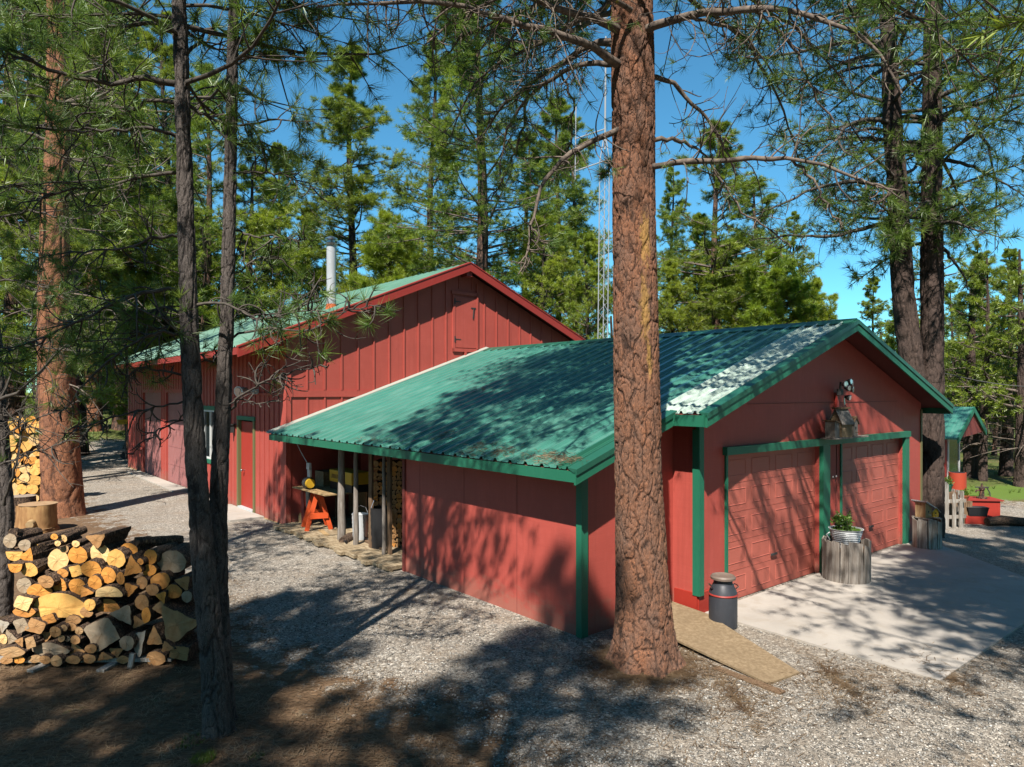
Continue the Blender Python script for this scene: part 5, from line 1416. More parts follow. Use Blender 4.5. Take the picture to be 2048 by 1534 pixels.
# plank ramp beside the lean-to
rp = MB(); A = G(-1.98, .36, .10); 
pts = [G(-1.98, .37, .0), G(-1.02, .37, .0), G(-1.06, -.25, 0), G(-1.74, -1.86, 0), G(-2.26, -1.80, 0)]
zt = [.13, .13, .11, .02, .02]
rp.v = [(*q[:2], z) for q, z in zip(pts, zt)] + [(*q[:2], z - .022) for q, z in zip(pts, zt)]
n = 5; rp.f = [tuple(reversed(range(n))), tuple(n + i for i in range(n))] + [(i, (i + 1) % n, n + (i + 1) % n, n + i) for i in range(n)]; rp.m = [0] * len(rp.f)
o = rp.build('plank_ramp', M['tan_board']); tag(o, 'tan particle board ramp lying from the lean-to onto the gravel', 'ramp')
rp = MB(); q = G(-2.3, -1.2, .01); rp.bar((0, 0, 0), G(-2.34, -2.0, .012) - q, .1, .015); o = rp.build('broken_strip', M['brown_wood']); o.location = q; tag(o, 'broken wood strip beside the lower end of the ramp', 'board')

# picket planter with tub and plant
def picket_drum(name, label, c, r, h, n, mat, seed, depth=.02, wob=.06, rz=0):
    root = thing(name, label, 'planter', c, rz); rnd = random.Random(seed)
    for i in range(n):
        a = 2 * math.pi * i / n; wd = 2 * r * math.sin(math.pi / n) * .96; hh = h * (1 - rnd.uniform(0, wob * 2))
        mb = MB(); sh = rnd.uniform(.0, .05)
        mb.hexa([(-wd / 2, -depth / 2, 0), (wd / 2, -depth / 2, 0), (wd / 2, depth / 2, 0), (-wd / 2, depth / 2, 0), (-wd / 2, -depth / 2, hh), (wd / 2, -depth / 2, hh - sh), (wd / 2, depth / 2, hh - sh), (-wd / 2, depth / 2, hh)])
        o = mb.build('stave', mat, root); rr_ = r * rnd.uniform(.985, 1.015)
        o.location = (rr_ * math.cos(a), rr_ * math.sin(a), 0); o.rotation_euler = (rnd.uniform(-.01, .01), rnd.uniform(-.02, .02), a + math.pi / 2)
    return root
p = ground_at(1698, 1163); p.y += .1
pd = picket_drum('picket_planter', 'drum of weathered upright boards holding a tub, by the door post', p, .34, .68, 18, M['grey_wood'], 4)
mb = MB(); mb.lathe([(.32, .50), (.32, .52)], n=20); mb.build('shelf', M['brown_wood'], pd)
tub = thing('flower_tub', 'white galvanised round tub on the board drum, holding a leafy plant', 'tub', (p.x, p.y, .525))
mb = MB(); prof = [(.17, 0)]
for k in range(9): prof += [(.18 + .008 * k, .02 + k * .03), (.172 + .008 * k, .035 + k * .03)]
prof += [(.26, .30), (.245, .30), (.24, .26)]
mb.lathe(prof, n=32); mb.build('bucket', M['white_metal'], tub, True)
mb = MB(); mb.lathe([(.01, .25), (.24, .262)], n=20, cap=False); mb.build('soil', M['soil'] if 'soil' in M else M['bark_log'], tub)
mb = MB(); mb.tube([(-.26, 0, .24), (-.31, 0, .2), (-.26, 0, .12)], .01, 6); mb.build('handle', M['white_metal'], tub)
def leafy(name, label, c, r, h, n, seed, size=.05, mat='leaf', parent=None, stems=9):
    rg = np.random.default_rng(seed); root = thing(name, label, 'plant', c) if parent is None else parent
    w = Wood(); K = stems; a = rg.uniform(0, 6.28, K); b = np.stack([np.cos(a), np.sin(a), np.zeros(K)], 1) * rg.uniform(0, r * .4, (K, 1))
    d = np.stack([np.cos(a) * .35, np.sin(a) * .35, np.ones(K)], 1); P, e = grow(rg, b, d, rg.uniform(.6, 1, K) * h, 7, 0, .5, 0)
    w.tubes(P, np.linspace(.006, .002, 7)[None] * np.ones((K, 1)), 4); w.build('stem', M['twig'], root)
    m = n; k = rg.integers(0, K, m); t = rg.integers(2, 7, m); q = P[k, t] + rg.normal(size=(m, 3)) * r * .12
    V, F = tufts(rg, q, rg.normal(size=(m, 3)) * .6 + [0, 0, .5], np.full(m, size), 5, size * .35, 90, .1)
    np_mesh('leaves', V, F, M[mat], root)
    return root
leafy('potted_plant', 'bright green upright plant growing in the white tub', (p.x, p.y, .785), .2, .30, 130, 3, .06)
rg = np.random.default_rng(4); q = np.stack([rg.uniform(-.2, .2, 90), rg.uniform(-.2, .2, 90), np.full(90, .275)], 1); q = q[np.hypot(q[:, 0], q[:, 1]) < .22]
V, F = tufts(rg, q, np.tile([0, 0, 1.], (len(q), 1)), np.full(len(q), .05), 6, .02, 85); fo = np_mesh('ground_leaves', V, F, M['leaf'], tub)

# shelf and bird houses over the doors
shf = MB(); shf.box(-.62, .62, -.12, .12, 0, .022); o = shf.build('shelf_board', M['grey_wood']); o.location = G(2.95, -.21, DZ + .117); o.rotation_euler = (0, 0, ROT)
tag(o, 'weathered shelf board on the green header between the garage doors', 'shelf')
SZ = DZ + .140
def birdhouse(label, c, w_, d_, h, roofh, hole, mats, rz, over=.03, slantroof=False, steep=False, group='bird houses on the shelf'):
    root = thing('birdhouse', label, 'birdhouse', c, rz, group)
    mb = MB()
    if slantroof: mb.prism([(-w_ / 2, -d_ / 2, 0), (w_ / 2, -d_ / 2, 0), (w_ / 2, -d_ / 2, h), (-w_ / 2, -d_ / 2, h + roofh)], (0, d_, 0))
    else: mb.prism([(-w_ / 2, -d_ / 2, 0), (w_ / 2, -d_ / 2, 0), (w_ / 2, -d_ / 2, h), (0, -d_ / 2, h + roofh), (-w_ / 2, -d_ / 2, h)], (0, d_, 0))
    mb.build('box', mats[0], root)
    mb = MB(); oy = d_ / 2 + over
    if slantroof: mb.hexa([(-w_ / 2 - over, -oy, h + roofh + .012), (w_ / 2 + over, -oy, h - .004), (w_ / 2 + over, oy, h - .004), (-w_ / 2 - over, oy, h + roofh + .012), (-w_ / 2 - over, -oy, h + roofh + .03), (w_ / 2 + over, -oy, h + .014), (w_ / 2 + over, oy, h + .014), (-w_ / 2 - over, oy, h + roofh + .03)])
    else:
        for sx in (-1, 1):
            sl = roofh / (w_ / 2); ex = w_ / 2 + over
            P_ = [(0, -oy, h + roofh + .002), (sx * ex, -oy, h - sl * over + .002), (sx * ex, oy, h - sl * over + .002), (0, oy, h + roofh + .002)]
            P_ += [(x, y, z + .018) for x, y, z in P_]
            mb.hexa(P_ if sx > 0 else [P_[i] for i in (1, 0, 3, 2, 5, 4, 7, 6)])
    mb.build('roof', mats[1], root)
    if hole:
        mb = MB(); mb.tube([(0, -d_ / 2 - .002, h * .62), (0, -d_ / 2 + .01, h * .62)], hole, 14); mb.build('entrance_hole', M['black'], root)
        mb = MB(); mb.tube([(0, -d_ / 2, h * .30), (0, -d_ / 2 - .05, h * .30)], .006, 6); mb.build('perch', mats[1], root)
    return root
birdhouse('low grey birdhouse box with flat lid at the shelf end', G(2.50, -.2, SZ), .16, .16, .24, .02, 0, (M['grey_wood'], M['brown_wood']), ROT, .025, True)
b2 = birdhouse('tall birdhouse with a big pale roof in the middle of the shelf', G(2.82, -.2, SZ), .22, .26, .26, .2, .0, (M['tan_board'], M['grey_wood']), ROT + rad(78), .03)
mb = MB(); mb.box(-.045, .045, -.18, .18, .465, .495); mb.build('ridge_board', M['brown_wood'], b2)
birdhouse('small grey birdhouse with a round hole, last on the shelf', G(3.20, -.2, SZ), .16, .14, .22, .1, .026, (M['grey_wood'], M['brown_wood']), ROT, .02)
# floodlight cluster on its wooden strip
fl = thing('flood_light', 'cluster of small chrome flood lamps high on the garage gable', 'lamp', G(3.03, -.03, 2.98), ROT)
mb = MB(); mb.box(-.035, .035, -.02, .02, -.33, .02); mb.build('wood_strip', M['red_trim'], fl)
mb = MB(); mb.box(-.05, .05, -.09, -.02, -.02, .08); mb.bar((0, -.05, .02), (.02, -.06, .2), .03, .03); mb.build('mount', M['dark'], fl)
rnd = random.Random(2)
for k, (x, y, z) in enumerate(((-.09, -.12, .16), (0, -.15, .2), (.09, -.13, .18), (-.05, -.15, .1), (.07, -.15, .08), (.03, -.12, -.05))):
    a = Vector((x, y, z)); dv = Vector((x * 2.2, -.8, z - .16)).normalized()
    mb = MB(); mb.tube([a, a + dv * .05, a + dv * .09], [.02, .045, .055], 10); h_ = mb.build('lamp_head', M['dark'] if k % 2 else M['steel'], fl, True)
    mb = MB(); mb.tube([a + dv * .088, a + dv * .094], [.045, .04], 10); mb.build('lens', M['lens'], h_)
mb = MB(); mb.hexa([(.04, -.1, -.12), (.07, -.1, -.2), (.075, -.09, -.2), (.045, -.09, -.12), (.06, -.1, -.04), (.1, -.1, -.16), (.105, -.09, -.16), (.065, -.09, -.04)]); mb.build('bracket', M['steel'], fl)

# bird house stand at the far corner of the drive
p = gpt(*ground_at(1854, 1106, -.1)[:2]); 
pd = picket_drum('board_stand', 'low stand of bleached upright boards at the garage corner', p, .23, .60, 9, M['picket'], 9, .02, .04, .4)
mb = MB(); mb.lathe([(.2, .5), (.2, .52)], n=12); mb.build('shelf', M['brown_wood'], pd)
bh = birdhouse('yellow fronted birdhouse with metal roof on the board stand', (p.x - .07, p.y, p.z + .60), .2, .2, .18, .12, .02, (M['pale_wood'], M['white_metal']), .5, .05, True, group='bird houses by the corner')
birdhouse('little yellow birdhouse beside the larger one on the board stand', (p.x + .16, p.y + .02, p.z + .6), .1, .1, .12, .06, .015, (M['yellow'], M['picket']), -.2, .03, group='bird houses by the corner')
cr = MB(); cr.box(-.17, -.12, -.2, .2, .575, .598); cr.box(.1, .15, -.2, .2, .575, .598); cr.build('cross_board', M['picket'], pd)

# small shed beyond
d = 20.5; pS = at(1888, 800, d)
a0 = Vector((at(1915, 815, d).x, d, -.25)); sh = thing('garden_shed', 'small red shed with green gable roof peeking past the forked pine', 'shed', a0, ROT)
mb = MB(); mb.prism([(-.95, 0, -.1), (.22, 0, -.1), (.22, 0, 2.45), (-.35 + .35, 0, 2.62), (-.95, 0, 2.1)], (0, 2.6, 0)); mb.build('wall', M['red_trim'], sh)
mb = MB()
for s0, s1, z0, z1 in ((-1.3, 0, 1.93, 2.78), (1.08, 0, 2.07, 2.78)):
    mb.hexa([(s0, -.4, z0), (s1, -.4, z1), (s1, 2.8, z1), (s0, 2.8, z0), (s0, -.4, z0 + .05), (s1, -.4, z1 + .05), (s1, 2.8, z1 + .05), (s0, 2.8, z0 + .05)])
mb.build('roof', M['roof'], sh)
mb = MB()
for s0, s1, z0, z1 in ((-1.3, 0, 1.93, 2.78), (1.08, 0, 2.07, 2.78)):
    mb.hexa([(s0, -.44, z0 - .1), (s1, -.44, z1 - .1), (s1, -.402, z1 - .1), (s0, -.402, z0 - .1), (s0, -.44, z0 + .06), (s1, -.44, z1 + .06), (s1, -.402, z1 + .06), (s0, -.402, z0 + .06)])
mb.build('rake_board', M['green_trim'], sh)
mb = MB(); mb.prism([(-1.25, -.38, 1.95), (1.03, -.38, 2.08), (0, -.38, 2.72)], (0, .04, 0)); mb.build('gable_board', M['soffit'], sh)
wn = MB(); wn.box(-.85, -.80, -.04, -.002, .45, 2.0); wn.box(.02, .08, -.04, -.002, .45, 2.0); wn.box(-.80, .02, -.04, -.002, 1.95, 2.0); wn = wn.build('window', M['white'], sh)
mb = MB(); mb.box(-.80, .02, -.02, -.003, .45, 1.95); mb.build('pane', M['glass'], wn)

# picket fence piece, planters and ornaments
def gat(x, y, z=-.25): q = ground_at(x, y, z); return gpt(q.x, q.y)
p = gat(1908, 1056); pf = thing('picket_fence', 'short piece of bleached picket fence around flower pots', 'fence', p, .25)
for k, (x, h, tw) in enumerate(((-.24, 1.12, .14), (.0, .86, .09), (.2, .72, .10))):
    mb = MB(); mb.prism([(x - tw / 2, -.02, 0), (x + tw / 2, -.02, 0), (x + tw / 2, -.02, h - .08), (x, -.02, h), (x - tw / 2, -.02, h - .08)], (0, .03, 0)); mb.build('picket', M['picket'], pf)
mb = MB(); mb.box(-.3, .38, .011, .05, .22, .30); mb.box(-.3, .38, .011, .05, .60, .68); mb.bar((.36, .03, .25), (.50, .5, .25), .04, .08); mb.bar((.36, .03, .64), (.50, .5, .64), .04, .08); mb.build('rail', M['picket'], pf)
for k in range(3):
    mb = MB(); x = .40 + .045 * k; y = .12 + .17 * k; mb.box(x, x + .03, y, y + .09, 0, .85); mb.build('picket', M['picket'], pf)
for k in range(4):
    mb = MB(); x = -.26 + .13 * k; mb.prism([(x, .62, .0), (x + .08, .62, 0), (x + .08, .62, 1.18), (x + .04, .62, 1.25), (x, .62, 1.18)], (0, .025, 0)); mb.build('picket', M['picket'], pf)
mb = MB(); mb.box(-.3, .3, .60, .618, .9, .98); mb.build('rail', M['picket'], pf)
def pot(name, label, c, r, h, mat, plant=None, pr=.2, ph=.25, seed=1, pm='leaf'):
    root = thing(name, label, 'flower pot', c)
    mb = MB(); mb.lathe([(r * .72, 0), (r * .9, h * .7), (r, h * .85), (r, h), (r * .88, h), (r * .85, h * .9)], n=20); mb.build('pot', mat, root, True)
    if plant: leafy(None, None, None, pr, ph, 110, seed, .06, pm, None, 8) if False else None
    if plant:
        q = thing('potted_plant', plant, 'plant', (c[0], c[1], c[2] + h * .9)); leafy('x', 'x', None, pr, ph, 110, seed, .06, pm, q, 9)
    return root
mb = MB(); mb.box(-.2, .32, .2, .58, 0.0, .82); mb.build('stand', M['brown_wood'], pf)
M_ = p + Vector((.05, .42, .83)); pot('flower_pot', 'green pot behind the pickets with a low leafy plant', M_, .17, .17, M['green_trim'], 'low dark green plant in the green pot behind the pickets', .25, .16, 5)
M_ = p + Vector((.42, .75, .0)); 
cy = thing('clay_pipe', 'tall orange red clay flue pipe behind the pickets', 'clay pipe', gat(1930, 1040) + Vector((0, .3, 0))); mb = MB(); mb.tube([(0, 0, 0), (0, 0, 1.18)], .2, 24); mb.build('pipe', M['orange_red'], cy, True); mb = MB(); mb.lathe([(.17, 1.175), (.17, 1.185)], n=20); mb.build('soil', M['black'], cy)
pot('flower_pot', 'dark pot with drooping plant in front of the orange clay pipe', gat(1925, 1045) + Vector((.0, -.0, .55)), .15, .14, M['terracotta'], 'drooping green plant before the orange clay pipe', .2, .14, 7)
st = MB(); st.box(-.15, .15, -.15, .15, 0, .55); q = st.build('wooden_crate', M['brown_wood']); q.location = gat(1925, 1045); tag(q, 'brown wooden crate carrying the dark pot by the clay pipe', 'crate')
p = gat(1976, 1048); pb = thing('planter_box', 'long low red wooden planter box at the edge of the drive', 'planter', p + Vector((0, .35, 0)), -.12)
mb = MB(); mb.box(-.55, .5, -.02, .02, 0, .52); mb.box(-.55, -.51, .021, .5, 0, .52); mb.box(.46, .5, .021, .5, 0, .52); mb.box(-.55, .5, .5, .54, 0, .52); mb.build('box', M['red_bright'], pb)
mb = MB(); mb.box(-.62, .57, -.06, .58, .522, .55); mb.build('top_board', M['red_trim'], pb)
mb = MB(); mb.box(-.5, .12, -.4, -.022, 0, .2); mb.build('step', M['red_bright'], pb)
bx = thing('flower_trough', 'black rectangular flower trough on the red planter step', 'trough', pb.location + Vector((-.25, -.28, .20)), -.12)
mb = MB(); mb.hexa([(-.2, -.1, 0), (.2, -.1, 0), (.2, .1, 0), (-.2, .1, 0), (-.24, -.12, .2), (.24, -.12, .2), (.24, .12, .2), (-.24, .12, .2)]); mb.build('trough', M['black'], bx); mb = MB(); mb.box(-.25, .25, -.13, .13, .2, .215); mb.build('rim', M['dark'], bx)
or_ = thing('pump_ornament', 'small rusty hand pump ornament standing on the red planter box', 'ornament', pb.location + Vector((.22, .2, .552)), -.1)
mb = MB(); mb.lathe([(.12, 0), (.12, .03), (.06, .05), (.05, .2), (.07, .22), (.07, .27), (.03, .3), (.015, .38)], n=14); mb.build('body', M['rustdark'] if 'rustdark' in M else M['bark_far'], or_, True)
mb = MB(); mb.tube([(.0, 0, .3), (.12, 0, .27), (.19, 0, .15), (.2, 0, .05)], .014, 6); mb.build('handle', M['dark'], or_); mb = MB(); mb.tube([(-.05, 0, .2), (-.13, 0, .2), (-.15, 0, .15)], .022, 8); mb.build('spout', M['bark_far'], or_); mb = MB(); mb.box(-.16, .16, -.02, .02, .27, .295); mb.build('bracket', M['dark'], or_)
p = gat(2015, 1052); lg = MB(); lg.tube([(-.5, 0, .1), (-.1, .05, .13), (.4, .0, .1), (1.0, -.1, .07)], [.10, .12, .1, .06], 12); o = lg.build('fallen_log', M['bark_log'], None, True); o.location = p; tag(o, 'gnarled dark log lying on the gravel before the red planter', 'log')
# power line beyond
pl = MB(); A = at(1880, 744, 22); B_ = at(2200, 768, 20)
pl.tube([A.lerp(B_, t) - Vector((0, 0, .25 * math.sin(math.pi * t))) - A for t in np.linspace(0, 1, 9)], .012, 5); o = pl.build('power_line', M['dark']); o.location = A; tag(o, 'thin dark power line crossing the trees beyond the shed', 'power line')

# antenna tower
tw = thing('antenna_tower', 'slim grey lattice radio tower with side antennas behind the garage', 'tower', gpt((1203 - CX) / FPX * 24, 24))
Hh = 11.9; R_ = .19; mb = MB(); leg = [Vector((R_ * math.cos(a), R_ * math.sin(a), 0)) for a in (rad(200), rad(320), rad(80))]
top = Vector((.12, 0, Hh))
for L_ in leg: mb = MB(); mb.tube([L_, L_ + top * .92, top + Vector((0, 0, .0)) + L_ * .15], [.018, .018, .016], 6); mb.build('leg', M['white_metal_dull'], tw)
mb = MB(); z = 0; k = 0
while z < Hh * .92 - .3:
    for i in range(3):
        a, b = leg[i], leg[(i + 1) % 3]; f0 = z / Hh; f1 = (z + .34) / Hh
        pa_, pb_ = (a, b) if k % 2 else (b, a)
        mb.tube([pa_ + top * f0, pb_ + top * f1], .007, 4, cap=False)
    z += .34; k += 1
mb.build('lattice', M['white_metal_dull'], tw)
mb = MB(); mb.tube([top - Vector((.0, 0, .5)), top + Vector((.03, 0, 3.4))], [.035, .03], 8); mb.build('mast', M['white_metal_dull'], tw)
for z, h in ((11.0, .2), (12.1, 1.0)):
    mb = MB(); mb.tube([Vector((.1, 0, z - .0)), Vector((-.95, -.2, z - .42))], .022, 6); mb.build('boom', M['white_metal_dull'], tw)
mb = MB(); mb.tube([(-.93, -.2, 10.3), (-.9, -.2, 12.8)], .02, 6); mb.build('side_antenna', M['white_metal_dull'], tw)
ya = at(1172, 42, 24) - tw.location
mb = MB(); mb.tube([ya + Vector((-.35, 0, -.1)), ya + Vector((.75, 0, .12))], .015, 5)
for k in range(8): c = ya + Vector((-.3 + .13 * k, 0, -.08 + .026 * k)); mb.tube([c + Vector((0, 0, -.22 + .01 * k)), c + Vector((0, 0, .22 - .01 * k))], .008, 4)
mb.build('beam_antenna', M['white_metal_dull'], tw)

# ------------------------------------------------------------------ things in the open bay
def Gt(s, b, z=.09): return G(s, b, z)
tb = thing('work_table', 'plywood work table top resting on the orange sawhorse', 'table', Gt(-2.08, 8.6), ROT)
mb = MB(); mb.box(-.62, .5, -.9, .75, .80, .825); mb.build('table_top', M['pale_wood'], tb)
mb = MB(); mb.box(.35, .42, -.85, -.78, 0, .80); mb.build('leg', M['brown_wood'], tb); mb = MB(); mb.box(.35, .42, .6, .67, 0, .80); mb.build('leg', M['brown_wood'], tb)
mb = MB(); mb.box(-.1, .3, .3, .74, .826, 1.15); mb.build('side_panel', M['tan_board'], tb)
for s_, lab in ((-2.78, 'orange painted sawhorse standing on the deck under the work table'),):
    sw_ = thing('sawhorse', lab, 'sawhorse', ground_at(634, 1056, .09), rad(114))
    for e in (-.26, .26):
        for sg in (-1, 1):
            mb = MB(); mb.bar((e, sg * .25, 0), (e + (.04 if e < 0 else -.04), sg * .04, .74), .09, .045, (1, 0, 0)); mb.build('leg', M['orange'], sw_)
        mb = MB(); mb.box(e - .045, e - .015, -.19, .19, .25, .37); mb.build('brace', M['orange'], sw_)
    mb = MB(); mb.box(-.3, .32, -.045, .045, .70, .79); mb.build('beam', M['orange'], sw_)
ht = thing('yellow_heater', 'long yellow slotted machine housing on the work table', 'machine', Gt(-2.1, 8.15, .92), ROT)
mb = MB(); mb.box(-.1, .32, -.62, .42, .16, .42); hb = mb.build('housing', M['yellow'], ht, bevel=.02)
mb = MB()
for k in range(10): mb.hexa([(-.103, .30 - .06 * k, .24), (-.103, .27 - .06 * k, .24), (-.1, .27 - .06 * k, .24), (-.1, .30 - .06 * k, .24), (-.103, .28 - .06 * k, .33), (-.103, .25 - .06 * k, .33), (-.1, .25 - .06 * k, .33), (-.1, .28 - .06 * k, .33)])
mb.build('vent_slots', M['black'], hb)
mb = MB(); mb.box(-.08, .3, -.6, .4, .0, .158); mb.build('base', M['black'], ht)
rl = thing('cord_reel', 'grey cord reel with a bright yellow hub on the work table edge', 'reel', Gt(-2.58, 8.72, .918), ROT)
mb = MB(); mb.tube([(0, .12, .13), (0, -.02, .13)], .125, 24); mb.build('reel', M['dark'], rl, True)
mb = MB(); mb.tube([(-.02, -.03, .13), (-.02, -.10, .13)], .10, 24); mb.build('hub', M['yellow2'] if 'yellow2' in M else M['yellow'], rl, True)
mb = MB(); mb.box(-.02, .02, -.06, .08, .26, .42); mb.box(-.02, .03, -.02, .12, .42, .56); mb.build('frame', M['white_metal'], rl)
mb = MB(); mb.tube([(0, .03, .5), (-.05, .3, .75), (-.1, .55, 1.05)], .008, 5); mb.build('cable', M['white'], rl)
def bucket(label, s_, b_, r, h, mat, seed=1, group='buckets and bins in the bay'):
    root = thing('bucket', label, 'bucket', Gt(s_, b_), ROT, group); mb = MB(); prof = [(r * .85, 0)]
    for k in range(6): prof += [(r * (.87 + .02 * k), h * k / 6 + .01), (r * (.85 + .02 * k), h * k / 6 + h / 9)]
    prof += [(r, h), (r * .93, h), (r * .9, h * .9)]
    mb.lathe(prof, n=20); mb.build('body', mat, root, True)
    mb = MB(); mb.tube([(-r, 0, h), (-r * .7, 0, h + r * .7), (0, 0, h + r), (r * .7, 0, h + r * .7), (r, 0, h)], .006, 5); mb.build('handle', M['steel'], root)
bucket('ribbed silver pail between the two bay posts', -2.3, 6.95, .17, .5, M['white_metal'])
bucket('orange brown bucket behind the second bay post', -2.0, 6.75, .15, .36, M['terracotta'])
bucket('dark tall bin beside the firewood rack in the bay', -2.35, 6.05, .2, .75, M['black'])
bucket('grey metal bin next to the dark tall bin', -2.2, 6.35, .15, .6, M['white_metal'])
for k, (s_, b_, h, m, lab) in enumerate(((-2.5, 9.25, .75, 'red_trim', 'red picket leaning in the bay corner'), (-2.45, 9.08, .8, 'picket', 'bleached picket leaning beside the red one'), (-2.5, 9.4, .22, 'pale_wood', 'short pale timber block standing in the bay corner'))):
    mb = MB(); mb.prism([(-.05, 0, 0), (.05, 0, 0), (.05, 0, h - .08), (0, 0, h), (-.05, 0, h - .08)], (0, .025, 0)); o = mb.build('loose_picket', M[m]); o.location = Gt(s_, b_); o.rotation_euler = (.05, 0, ROT - rad(70)); tag(o, lab, 'board')
# firewood racks inside
rnd = random.Random(12)
for x0, x1, y0, y1, nm in ((746, 774, 925, 1072, 'first'), (783, 805, 925, 1094, 'second')):
    yy = y1; ri = 0
    while yy > y0:
        xx = x0; ci = 0; rmax = 0
        while xx < x1:
            r = rnd.uniform(3.6, 6.2); d = 14.0 if nm == 'first' else 13.1
            p_ = at(xx + r, yy - r + rnd.uniform(-1, 1), d); k = 1.1 / FPX * d
            make_log('firewood_log', p_, r * k, r * k, rnd.choice('rrwq'), rnd.choice('dbbtbd'), .4, ROT * .2 - .25, 0, rnd.randint(0, 9999), 'split log in the narrow %s firewood rack of the open bay' % nm, 'logs racked in the bay, %s rack' % nm)
            xx += 2 * r; ci += 1; rmax = max(rmax, r)
        yy -= rmax * 1.75; ri += 1
for x, lab in ((742, 'thin upright board before the first firewood rack'), (779, 'dark upright board between the two firewood racks')):
    k_ = (x - CX) / FPX; bb = (P1.x - 2.5 * RD.x - k_ * (P1.y - 2.5 * RD.y)) / (-LD.x + k_ * LD.y)
    mb = MB(); mb.box(-.02, .02, -.06, .06, 0, 1.85); o = mb.build('upright_board', M['brown_wood']); o.location = Gt(-2.5, bb); o.rotation_euler = (0, 0, ROT); tag(o, lab, 'board')
# things on the ground before the bay
for k, (x, y, x2, y2, w_, h, m, lab) in enumerate(((735, 1092, 772, 1110, .14, .12, 'brown_wood', 'brown timber lying on the ground below the deck edge'), (770, 1085, 806, 1100, .16, .1, 'grey_wood', 'grey timber beside the storage wall corner'), (634, 1062, 700, 1090, .07, .06, 'grey_wood', 'grey pole lying along the deck edge'), (640, 1068, 655, 1080, .1, .1, 'pale_wood', 'pale block on the gravel by the deck'))):
    a = ground_at(x, y); b = ground_at(x2, y2); board('loose_timber', lab, 'timber', a, b, w_, h, M[m], 'timber before the bay', (0, 0, h / 2))
p = ground_at(687, 1094); lg = MB(); lg.tube([(0, 0, .1), (.04, .35, .1)], [.1, .11], 12); o = lg.build('log_stub', M['bark_log'], None, True); o.location = p; tag(o, 'dark log stub lying at the foot of the first bay post', 'log')
hs = MB(); pts = [ground_at(x, y, .1) - ground_at(690, 1080, .1) for x, y in ((690, 1080), (694, 1085), (702, 1068), (715, 1062), (728, 1072), (742, 1082), (752, 1093), (760, 1085))]
hs.tube([q + Vector((0, -.1, .03)) for q in pts], .014, 6); o = hs.build('garden_hose', M['black'], None, True); o.location = ground_at(690, 1080, .1); tag(o, 'black hose snaking across the deck edge', 'hose')
# yellow cart beyond the barn corner
p = gpt(*(lambda q: (q.x, q.y))(at(249, 840, 31))); ca = thing('yellow_cart', 'small yellow cart tray showing past the far barn corner', 'cart', p, .1)
mb = MB(); zz = EYE - (848 - HY) / FPX * 31 - p.z; mb.hexa([(-.18, -.2, zz), (.18, -.2, zz), (.18, .2, zz), (-.18, .2, zz), (-.26, -.25, zz + .2), (.26, -.25, zz + .2), (.26, .25, zz + .2), (-.26, .25, zz + .2)]); mb.build('tray', M['yellow'], ca)
mb = MB(); mb.tube([(.0, -.1, .14), (0, .1, .14)], .14, 16); mb.build('wheel', M['black'], ca); mb = MB(); mb.bar((.15, -.2, 0), (.12, -.18, zz), .03, .03); mb.bar((.15, .2, 0), (.12, .18, zz), .03, .03); mb.build('leg', M['dark'], ca)

# ------------------------------------------------------------------ loose stuff on the ground
def scatter_litter():
    rg = np.random.default_rng(91); n = 80000
    X = rg.uniform(-7, 2.6, n); Y = rg.uniform(3.2, 11.5, n)
    g = poly_mask(X, Y, grav_poly, .9) + (fbm(X * 2, Y * 2, 4) - .5) * .9
    k = rg.uniform(0, 1, n) > np.clip(g * 1.15, 0, .975); X = X[k]; Y = Y[k]; n = len(X)
    m = 3800; aa = rg.uniform(0, 6.28, m); q = .33 + np.abs(rg.normal(size=m)) * .22            # shed needles and bark round the big trunk
    X = np.concatenate([X, main.location.x + np.cos(aa) * q]); Y = np.concatenate([Y, main.location.y + np.sin(aa) * q]); n = len(X)
    m = 5000; sx = rg.uniform(-1, 1, m) ** 3 * 1.6; cx = rg.choice([-.6, .4, 2.2, 3.4, 4.6], m); cy = 5 + ((cx * 7.7) % 3)
    X = np.concatenate([X, cx + sx]); Y = np.concatenate([Y, cy + rg.normal(size=m) * .35 + sx * .4]); n = len(X)
    a = rg.uniform(0, 6.28, n) + fbm(X, Y, 8) * 3; L = rg.uniform(.05, .13, n); z = gz(X, Y) + rg.uniform(.004, .022, n)
    dx = np.cos(a) * L; dy = np.sin(a) * L; wx = -np.sin(a) * .0028; wy = np.cos(a) * .0028; dz = rg.uniform(-.006, .014, n)
    V = np.stack([np.stack([X - wx, Y - wy, z], 1), np.stack([X + wx, Y + wy, z], 1), np.stack([X + dx + wx, Y + dy + wy, z + dz], 1), np.stack([X + dx - wx, Y + dy - wy, z + dz], 1)], 1).reshape(-1, 3)
    i = np.arange(n) * 4; F = np.stack([i, i + 1, i + 2, i + 3], 1)
    tag(np_mesh('pine_needle_litter', V, F, M['litter']), None, None, kind='stuff')
scatter_litter()
